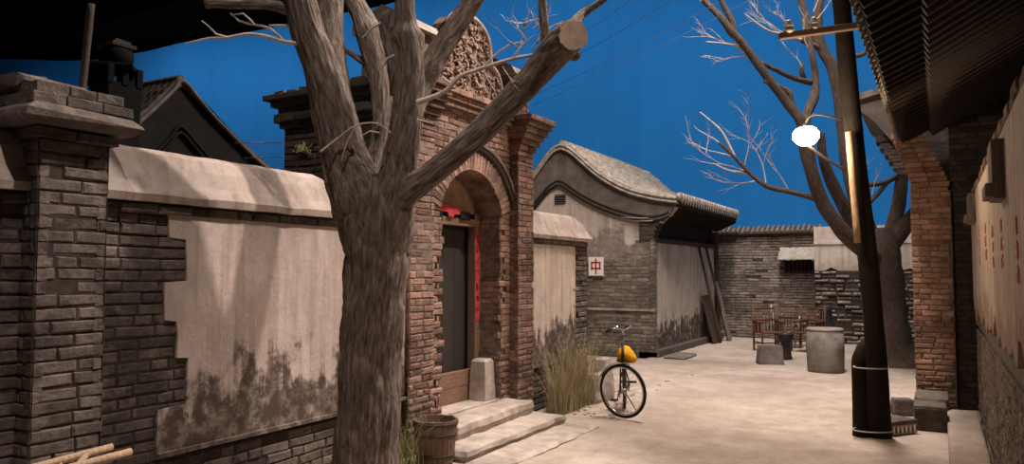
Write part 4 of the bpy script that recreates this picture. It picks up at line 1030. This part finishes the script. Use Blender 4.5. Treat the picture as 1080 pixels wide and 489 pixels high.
for (x, y, dx, dy, L_) in ((545, 58, .5, -1, .28), (560, 52, .6, -.8, .3), (556, 44, -.4, -.9, .25), (510, 76, .6, .9, .22), (530, 70, .3, .8, .2), (578, 40, -.5, -.8, .25), (562, 30, .8, -.5, .2), (555, 25, -1, -.2, .2), (440, 126, .9, .1, .3), (570, 20, -.8, .3, .18), (566, 46, .3, -1, .3), (548, 52, -.8, -.7, .3), (572, 34, .9, -.5, .25), (552, 30, .2, -1, .25)):
    tw = MB(); twigs(tw, at(x, y, dW), Vector((.866, .5, 0)) * dx - UPZ * dy, L_ * .8, .006, 1, rr_); tw.build('twig', TWIG, tr)

D2 = 14.4; b2 = onZ(938, 384, 0)
t2 = thing('bare_tree', b2, 'tall bare forked tree behind the utility pole at the far end', 'tree')
m2 = MB()
def l2(pts, **kw): limb(m2, [(x, y, D2 + dd, r * .88) for x, y, dd, r in pts], 12, .1, .1, None, **kw)
limb(m2, [(944, 392, D2, 34), (942, 380, D2, 28), (938, 360, D2, 21), (936, 320, D2, 18), (932, 280, D2, 17), (931, 258, D2, 16), (931, 246, D2, 11), (931, 240, D2, 5)], 28, .12, .1, None, 3.0)
l2([(928, 275, 0, 12), (908, 262, -.3, 9.5), (888, 243, -.5, 9), (868, 214, -.6, 8), (857, 185, -.7, 7.5), (851, 160, -.7, 8), (848, 140, -.7, 7.5), (845, 128, -.7, 6), (830, 108, -.6, 5.5), (812, 85, -.6, 5), (795, 62, -.6, 4.5), (782, 44, -.6, 4.2), (772, 34, -.6, 5), (760, 18, -.6, 4), (743, 1, -.5, 3.5), (735, -10, -.5, 3)])
l2([(774, 38, -.6, 4.2), (772, 22, -.6, 3.6), (764, 8, -.6, 3.2), (758, -8, -.6, 3)])
l2([(912, 258, .1, 9), (900, 236, .1, 8), (886, 210, 0, 7.5), (874, 185, -.1, 7), (868, 165, -.2, 5), (866, 140, -.2, 4.5)])
l2([(848, 138, -.7, 6), (852, 118, -.5, 5.5), (859, 102, -.3, 5.5), (860, 82, -.2, 4), (857, 60, -.2, 3.5), (853, 40, -.1, 3), (847, 20, 0, 2.5)])
l2([(836, 116, -.6, 3.6), (832, 98, -.6, 3.6), (822, 92, -.6, 3.2), (806, 85, -.6, 3)])
l2([(924, 262, .3, 11), (905, 215, .4, 9), (893, 165, .5, 8), (887, 115, .6, 7), (878, 72, .6, 6.5), (868, 55, .6, 6), (863, 35, .6, 5.5), (863, 10, .6, 5), (868, -20, .6, 4.5)])
l2([(866, 52, .6, 4), (852, 45, .5, 3.6), (838, 38, .5, 3)])
l2([(868, 60, .6, 3.6), (856, 30, .6, 4.5), (848, 12, .6, 4), (842, -10, .6, 4)])
l2([(934, 262, 0, 11), (943, 235, .1, 8.5), (949, 205, .2, 7.5), (953, 170, .3, 7), (955, 140, .4, 6)])
l2([(936, 262, 0, 11), (955, 238, -.1, 9), (972, 218, -.2, 8), (992, 195, -.3, 7)])
l2([(915, 195, .2, 3), (935, 192, .2, 3), (948, 184, .2, 2.5)]); l2([(908, 222, .2, 3.2), (926, 204, .2, 2.6), (938, 190, .2, 2)])
l2([(856, 87, -.2, 3.6), (836, 82, -.3, 3), (815, 72, -.4, 2.8), (796, 63, -.5, 2.4)])
l2([(848, 84, -.2, 3), (845, 74, -.2, 2.6), (846, 66, -.2, 2)])
l2([(886, 60, .3, 3), (908, 58, .2, 2.6), (922, 48, .2, 2.2)])
l2([(870, 212, -.62, 4), (852, 207, -.6, 3.4), (832, 202, -.6, 3), (808, 196, -.6, 2.8), (790, 182, -.6, 2.4), (775, 166, -.6, 2), (758, 150, -.6, 1.6)])
m2.build('trunk', [BARK2, CUT], t2)
rr_ = random.Random(8)
RT = Vector((.866, .5, 0))
for (x, y, dx, dy, L_, dp) in ((775, 166, -1, -.6, .7, 2), (790, 182, -.9, -.5, .8, 2), (808, 196, -.3, -1, .9, 2), (800, 190, -1, .2, .7, 2), (785, 178, .2, -1, .8, 2), (758, 150, -.8, -.6, .5, 2), (832, 202, -.6, -1, .8, 2), (838, 38, -1, -.3, .7, 2), (820, 33, -1, -.4, .6, 2), (845, 40, -.8, -.7, .6, 2), (780, 48, -1, -.2, .6, 2), (790, 60, -1, .1, .5, 2), (740, 2, -.8, -.6, .4, 1), (852, 50, -.4, -1, .5, 1), (800, 70, -.7, -.6, .5, 1), (822, 92, -.5, -1, .4, 1), (862, 20, .6, -1, .5, 1), (846, 70, -.4, -1, .4, 1), (900, 180, .6, -.4, .4, 1), (920, 205, .4, -1, .5, 1), (858, 12, .4, -.9, .4, 1)):
    tw2 = MB(); twigs(tw2, at(x, y, D2 - .5), RT * dx - UPZ * dy, L_ * 1.15, .015 if dp == 2 else .012, dp, rr_, .7); tw2.build('twig', TWIG, t2)
for (pts) in ([(845, 42), (828, 36), (812, 33), (795, 22), (785, 14)], [(795, 62), (780, 50), (765, 46), (745, 44)], [(775, 166), (762, 140), (750, 128), (738, 118)], [(790, 182), (770, 180), (752, 172)]):
    P = [at(x, y, D2 - .55) for x, y in pts]; tw2 = MB(); tw2.tube(P, [.03 - .02 * i / (len(P) - 1) for i in range(len(P))], 5, 0, False, step=.1); tw2.build('twig', TWIG, t2)

# ================================================================ BICYCLE
fc = onZ(657, 441, 0); rc = onZ(659, 428.5, 0)
bk = thing('bicycle', (fc.x, fc.y, 0), 'old black bicycle with a yellow saddle cover parked in the alley', 'bicycle')
fwd = (fc - rc).normalized(); sidev = Vector((fwd.y, -fwd.x, 0)); RW = .335
view = Vector((fc.x, fc.y, 0)).normalized(); 
st_ax = view * math.cos(math.radians(33)) + Vector((view.y, -view.x, 0)) * math.sin(math.radians(33)); st_ax = (st_ax + UPZ * .05).normalized()
fcn = Vector((fc.x, fc.y, RW)); rcn = Vector((rc.x, rc.y, RW)) 
wheelbase = (fcn - rcn).length
def wheel(c, ax, name):
    ax = Vector(ax).normalized(); w = MB(); w.torus(c, ax, RW - .018, .02, 48, 10); wo = w.build(name, RUBBER, bk)
    q = MB(); q.torus(c, ax, RW - .042, .012, 48, 8); q.build('rim', CHROME, wo)
    ref = UPZ; a_ = ax.cross(ref).normalized(); e_ = ax.cross(a_)
    q = MB()
    for i in range(28):
        t_ = 2 * PI * i / 28; d_ = a_ * math.cos(t_) + e_ * math.sin(t_); d2_ = a_ * math.cos(t_ + .35 * (1 if i % 2 else -1)) + e_ * math.sin(t_ + .35 * (1 if i % 2 else -1))
        q.tube([c + ax * (.03 if i % 4 < 2 else -.03) + d2_ * .025, c + d_ * (RW - .045)], .0016, 4, 0, False)
    q.build('spokes', STEEL, wo)
    q = MB(); q.lathe([(.02, -.05), (.03, -.035), (.018, -.03), (.018, .03), (.03, .035), (.02, .05)], c, 12, 0, ax); q.build('hub', STEEL, wo); return wo
wheel(fcn, st_ax, 'wheel'); wheel(rcn, sidev, 'wheel')
hd_b = fcn - fwd * .09 + UPZ * .34; hd_t = hd_b - fwd * .07 + UPZ * .2
bb_ = rcn + fwd * .42 - UPZ * .06; se = rcn + fwd * .24 + UPZ * .26
q = MB()
for a, b, r in ((hd_b, hd_t, .02), (hd_t - UPZ * .03, se - UPZ * .02, .015), (hd_b + UPZ * .02, bb_, .016), (bb_, se, .015)): q.tube([a, b], r, 8)
for s_ in (-1, 1):
    q.tube([se, rcn + sidev * (.06 * s_)], .009, 6); q.tube([bb_ + sidev * .03 * s_, rcn + sidev * .06 * s_], .01, 6)
q.build('frame', IRON, bk)
fa = st_ax
q = MB()
for s_ in (-1, 1): q.tube([hd_b, hd_b.lerp(fcn, .15) + fa * (.05 * s_), fcn + fa * (.055 * s_)], .011, 7)
q.build('fork', IRON, bk)
ff = st_ax.cross(UPZ).normalized(); 
if ff.dot(view) > 0: ff = -ff
hb = hd_t + UPZ * .2 - fwd * .02
q = MB(); q.tube([hd_t, hb], .013, 8)
q.tube([hb + fa * .22 + ff * -.09 - UPZ * .01, hb + fa * .2 - ff * .02 + UPZ * .03, hb + fa * .12 + ff * .03 + UPZ * .02, hb + ff * .03, hb - fa * .12 + ff * .03 + UPZ * .02, hb - fa * .2 - ff * .02 + UPZ * .03, hb - fa * .22 - ff * .09 - UPZ * .01], .012, 8, step=.03)
hbar = q.build('handlebar', STEEL, bk)
for s_ in (-1, 1):
    q = MB(); q.tube([hb + fa * .205 * s_ - ff * .03 + UPZ * .028, hb + fa * .224 * s_ - ff * .1 - UPZ * .01], .017, 8); q.build('grip', RUBBER, hbar)
q = MB(); q.lathe([(.03, 0), (.032, .012), (.022, .03), (.005, .036)], hb - fa * .14 + UPZ * .03, 12); q.build('bell', CHROME, hbar)
sd_ = se + UPZ * .1 - fwd * .03 + Vector((view.y, -view.x, 0)) * .03
q = MB(); q.tube([se - UPZ * .02, se + UPZ * .08], .012, 8)
q.build('seat_post', CHROME, bk)
q = MB()
vr_ = Vector((view.y, -view.x, 0)); nose = (vr_ * .85 + view * -.4 - UPZ * .42).normalized(); swd = nose.cross(UPZ).normalized(); sup = swd.cross(nose)
sd_ = sd_ + vr_ * .02
def sad(u, v):
    th = 2 * PI * u; ph = -PI / 2 + PI * v; L_ = math.sin(ph)
    w = .1 * (1 - .45 * L_); wob = 1 + .1 * mn.noise(Vector((math.cos(th) * 2, math.sin(th) * 2, v * 5)))
    return sd_ + nose * (.13 * L_) + swd * (w * math.cos(ph) ** .6 * math.cos(th) * wob) + sup * (w * 1.05 * math.cos(ph) ** .6 * math.sin(th) * wob)
q.grid(sad, 24, 16); so_ = q.build('saddle', YELLOW, bk); so_['label'] = 'bright yellow plush saddle cover'
q = MB(); q.lathe([(.1, 0), (.1, .015)], se + UPZ * .035, 14); q.f and q.build('saddle_underside', RUBBER, so_)
q = MB(); q.lathe([(.085, -.006), (.09, 0), (.085, .006)], bb_ + sidev * .05, 20, 0, sidev); cw = q.build('chainwheel', STEEL, bk)
for s_ in (-1, 1):
    q = MB(); pe = bb_ + sidev * (.075 * s_) + (fwd * .12 - UPZ * .1) * s_; q.tube([bb_ + sidev * .06 * s_, pe], .009, 6); q.rock(pe + sidev * .045 * s_, sidev, fwd, UPZ, .045, .03, .012, .2, .02); q.build('pedal', RUBBER, cw)
q = MB(); ks = bb_ - fwd * .08; q.tube([ks, Vector((ks.x, ks.y, 0)) + sidev * -.16 + UPZ * .008], .009, 6); q.build('kickstand', STEEL, bk)
for c_, ax_ in ((fcn, st_ax), (rcn, sidev)):
    q = MB(); a_ = ax_.cross(UPZ).normalized(); e_ = a_.cross(ax_).normalized(); e_ = e_ if e_.z > 0 else -e_
    bn_ = len(q.v); nseg = 18
    t0_, t1_ = (1.2, 2.7)
    for i in range(nseg + 1):
        t_ = t0_ + (t1_ - t0_) * i / nseg; d_ = a_ * math.cos(t_) + e_ * math.sin(t_)
        for w_, rr2 in ((-.02, .012), (0, .02), (.02, .012)): q.v.append(c_ + d_ * (RW + rr2) + ax_ * w_)
    for i in range(nseg):
        for j in (0, 1): q.face([i * 3 + j, i * 3 + j + 1, (i + 1) * 3 + j + 1, (i + 1) * 3 + j], 0, .5, None, True)
    q.build('mudguard', IRON, bk)

# ================================================================ MILLSTONE PIECES, GRASS, DEBRIS
a = onZ(622, 408, 0)
def wheelstone(c, r, t_, ax, a0_, a1_, label):
    q = MB(); n_ = 14; ax = Vector(ax).normalized(); s_ = ax.cross(UPZ).normalized(); b = 0
    pts = [Vector(c)] if a1_ - a0_ < 6 else []
    ring_ = [Vector(c) + (s_ * math.cos(t) + UPZ * math.sin(t)) * (r + .01 * mn.noise(Vector((t * 3, r, 0)))) for t in [a0_ + (a1_ - a0_) * i / n_ for i in range(n_ + 1)]]
    q.prism((pts + ring_), ax * t_); return tag(q.build('stone', STONE), label, 'stone')
boulder('stone', (-4.34, 10.22, -.01), .14, .24, .27, STONE, 'taller upright stone at the end of the short plastered wall', 'stone', .62, .1, .12)
boulder('stone', (-4.22, 9.75, -.01), .13, .26, .19, STONE, 'lower rough stone leaning in front of the grass by the bicycle', 'stone', .7, -.25, .14)
def grass(name, c, n_, w, d_, h0, h1, label, seed, mat=GRASS):
    q = MB(); g_ = random.Random(seed); c = Vector(c)
    for i in range(n_):
        p = c + Vector((g_.uniform(-d_, d_), g_.uniform(-w, w), 0)); h = g_.uniform(h0, h1); l_ = Vector((g_.uniform(-1, 1), g_.uniform(-1, 1), 0)) * h * .45
        sv_ = Vector((g_.uniform(-1, 1), g_.uniform(-1, 1), 0)).normalized() * g_.uniform(.003, .006); vs = []
        for t in (0, .35, .7, 1): 
            m_ = p + l_ * t * t + UPZ * (h * t * (1 - .15 * t * g_.random())); vs += [m_ - sv_ * (1 - t * .9), m_ + sv_ * (1 - t * .9)]
        q.add(vs, [(0, 1, 3, 2), (2, 3, 5, 4), (4, 5, 7, 6)])
    return tag(q.build(name, mat, origin=c), label, 'grass', None, 'stuff')
grass('dry_grass', (-4.3, 9.1, -.01), 1100, .58, .14, .15, 1.12, 'tall dry grass growing at the foot of the short plastered wall', 1)
grass('green_grass', (-4.3, 5.45, -.01), 140, .2, .12, .2, .7, 'thin grass tuft between the near tree and the wooden tub', 2, GRASS_G)
c = onZ(428, 489, 0); grass('pale_grass', (c.x, c.y - .25, -.01), 60, .12, .1, .2, .45, 'few pale grass blades in front of the wooden tub', 4, GRASS_G)
grass('wall_grass', (-4.42, 4.6, -.01), 120, .8, .04, .1, .4, 'sparse weeds along the foot of the near wall behind the tree', 5)
q = MB(); g_ = random.Random(4)
for i in range(420):
    y = g_.uniform(3, 20); side = g_.random()
    x = -4.35 + abs(g_.gauss(0, .3))
    if x > -3.7 or y > 14: continue
    if -5.05 < x < -3.4 and 5.85 < y < 8.25 or y < 5.2 or x < -4.36 or (x < -4.0 and y > 9.3): continue
    s_ = g_.uniform(.006, .022); q.rock((x, y, gz(x, y) + s_ * .3), X_, Y_, UPZ, s_, s_ * .8, s_ * .6, .5, .4, 0, .5, g_)
tag(q.build('pebbles', EARTH), 'small pebbles and crumbs of mortar scattered over the earth', 'pebbles', None, 'stuff')

# ================================================================ WIRES
def wire(pts, r, mat, label, group): 
    q = MB(); q.tube(pts, r, 5, 0, True, step=.4); return tag(q.build('wire', mat), label, 'wire', group)
HC = 13.0
for i, (p0, p1, d0, d1) in enumerate((((600, 40), (676, -8), 12, 9), ((562, 80), (715, -3), 12, 9), ((562, 101), (765, -1), 12, 9), ((562, 111), (792, 0), 12, 9))):
    a, b = at(*p0, d0), at(*p1, d1); e_ = b + (b - a) * .6
    wire([a, (a + b) / 2 - UPZ * .05, b, e_], .0045, WIRE, 'thin overhead wire rising from gate to upper right, %s of four' % ('topmost', 'second highest', 'second lowest', 'lowest')[i], 'overhead wires from the gate')
dd = HY - .25
for i, (q1, q2, q3) in enumerate((((668, 233), (700, 231), (742, 212)), ((655, 229), (698, 228), (735, 210)))):
    wire([onY(*q1, HY - .12), onY((q1[0] + q2[0]) / 2, q2[1] + 2, HY - .15), onY(*q2, HY + .1), onX(*q3, HX + .5)], .01, WIRE_PALE, ('pale cable sagging from the house gable to its eave, the lower one', 'pale cable sagging from the house gable to its eave, the upper one')[i], 'cables on the gabled house')
for i, (q1, q2) in enumerate((((238, 151), (300, 150)), ((252, 167), (300, 165)))):
    a, b = at(*q1, 11), at(*q2, 7.9); wire([a + (a - b) * .6, a, b], .006, WIRE_PALE, ('upper thin wire running to the gatehouse flank', 'lower thin wire running to the gatehouse flank')[i], 'wires behind the near wall')

# ================================================================ STUDIO: BACKDROP, CEILING
pth = [onZ(x, y, HC) for x, y in ((-60, 58), (0, 62), (100, 63), (190, 46), (265, 33), (430, 0))]
Yb = pth[-1].y
pth = [Vector((pth[0].x, pth[0].y, 0)) if i == 0 else Vector((p.x, p.y, 0)) for i, p in enumerate(pth)] + [Vector((-8, Yb + .3, 0)), Vector((8, Yb + .3, 0)), Vector((22, Yb, 0))]
PP, _ = spline(pth, [0] * len(pth), .25)
bd = MB(); nh = 40; acc = [0]
for i in range(1, len(PP)): acc.append(acc[-1] + (PP[i] - PP[i - 1]).length)
for i, p in enumerate(PP):
    t = (PP[min(i + 1, len(PP) - 1)] - PP[max(i - 1, 0)]).normalized(); nrm = Vector((t.y, -t.x, 0))
    for j in range(nh + 1):
        z = HC * j / nh; s_ = acc[i]
        f = .05 * math.sin(s_ * 1.9 + .6 * mn.noise(Vector((s_, z * .2, 0)))) * (.5 + mn.noise(Vector((s_ * .3, 0, 5)))) + .12 * mn.noise(Vector((s_ * .5, z * .12, 1)))
        if z < 4.5: f += .3 * (1 - z / 4.5) * mn.noise(Vector((s_ * .7 + z * .9, z * 1.5 - s_ * .2, 7)))
        bd.v.append(p + nrm * f + UPZ * z)
for i in range(len(PP) - 1):
    for j in range(nh):
        bd.face([i * (nh + 1) + j, (i + 1) * (nh + 1) + j, (i + 1) * (nh + 1) + j + 1, i * (nh + 1) + j + 1], 0, .5, [(acc[i], HC * j / nh), (acc[i + 1], HC * j / nh), (acc[i + 1], HC * (j + 1) / nh), (acc[i], HC * (j + 1) / nh)], True)
bdo = struct(bd.build('wall_backdrop', CLOTH), 'blue cloth studio backdrop hung behind the street set', 'backdrop')
ce = MB(); ce.box((-90, -8, HC), (30, 45, HC + .3)); struct(ce.build('ceiling', VOID), 'black studio ceiling', 'ceiling')
for i, y in enumerate((9.0, 14.0)):
    q = MB(); z = HC - .5
    for zz_ in (z, z - .35): q.tube([(-60, y, zz_), (10, y, zz_)], .04, 6)
    x = -60
    while x < 10: q.tube([(x, y, z), (x + .6, y, z - .35), (x + 1.2, y, z)], .02, 5); x += 1.2
    for x in range(-56, 10, 8): q.tube([(x, y, z), (x, y, HC + .02)], .03, 6)
    struct(q.build('trim_%d' % (2 + i), IRON), 'dark lighting truss hung under the studio ceiling', 'truss')

# ================================================================ LIGHT
def light(kind, name, loc, target, power, col, **kw):
    l = bpy.data.lights.new(name, kind); l.energy = power; l.color = col
    for k_, v_ in kw.items(): setattr(l, k_, v_)
    o = bpy.data.objects.new(name, l); COL.objects.link(o); o.location = loc
    o.rotation_euler = (Vector(target) - Vector(loc)).to_track_quat('-Z', 'Y').to_euler(); return o
WARM = (1, .855, .775)
light('AREA', 'alley_softbox', (-2.3, 11.5, 11), (-2.3, 11.5, 0), 1250, WARM, shape='RECTANGLE', size=2.5, size_y=5)
light('SPOT', 'near_spot', (-.8, 1.2, 9.5), (-4.3, 2.8, 2.4), 1500, WARM, spot_size=math.radians(62), spot_blend=.6, shadow_soft_size=.1)
light('SPOT', 'key_spot', (-.2, 7.6, 10), (-4.6, 4.6, 1.9), 4600, WARM, spot_size=math.radians(46), spot_blend=.5, shadow_soft_size=.16)
light('SPOT', 'alley_spot', (-1.6, 9.5, 11), (-2.3, 12.0, 0), 4600, WARM, spot_size=math.radians(50), spot_blend=.9, shadow_soft_size=.3)
light('SPOT', 'house_spot', (-2.6, 8.6, 10.6), (-6.4, 15.4, 2.7), 1900, WARM, spot_size=math.radians(38), spot_blend=.7, shadow_soft_size=.4)
light('SPOT', 'back_spot', (-3.2, 17, 11), (-3.6, 19.6, .3), 3000, WARM, spot_size=math.radians(48), spot_blend=.7, shadow_soft_size=.5)
light('SPOT', 'gate_spot', (-.6, 11.2, 9.8), (-4.7, 7.3, 2.9), 1500, WARM, spot_size=math.radians(36), spot_blend=.6, shadow_soft_size=.3)
light('POINT', 'street_lamp_light', at(850, 143.5, UD - .3), (0, 0, 0), 75, (1, .74, .48), shadow_soft_size=.12)
light('AREA', 'backdrop_wash', (-14, Yb - 5.5, 12.3), (-14, Yb, 6), 1400, (.85, .95, 1), shape='RECTANGLE', size=42, size_y=.6)
light('AREA', 'backdrop_ground_row', (-8, Yb - 1.6, .6), (-8, Yb + .6, 4.5), 260, (.85, .95, 1), shape='RECTANGLE', size=30, size_y=.4)
wd_ = bpy.data.worlds.new('World'); SC.world = wd_; wd_.use_nodes = True
wd_.node_tree.nodes['Background'].inputs[0].default_value = (.9, .85, .8, 1); wd_.node_tree.nodes['Background'].inputs[1].default_value = .02

cam = bpy.data.cameras.new('Camera'); co_ = bpy.data.objects.new('Camera', cam); COL.objects.link(co_); SC.camera = co_
cam.sensor_fit = 'HORIZONTAL'; cam.sensor_width = 36; cam.lens = 36 * F / 1080; cam.clip_end = 300; cam.clip_start = .05
co_.location = EYE; co_.rotation_euler = (PI / 2 + PITCH, 0, YAW)
vs = SC.view_settings; vs.view_transform = 'Standard'; vs.look = 'None'; vs.exposure = 0; vs.gamma = 1; vs.use_curve_mapping = False
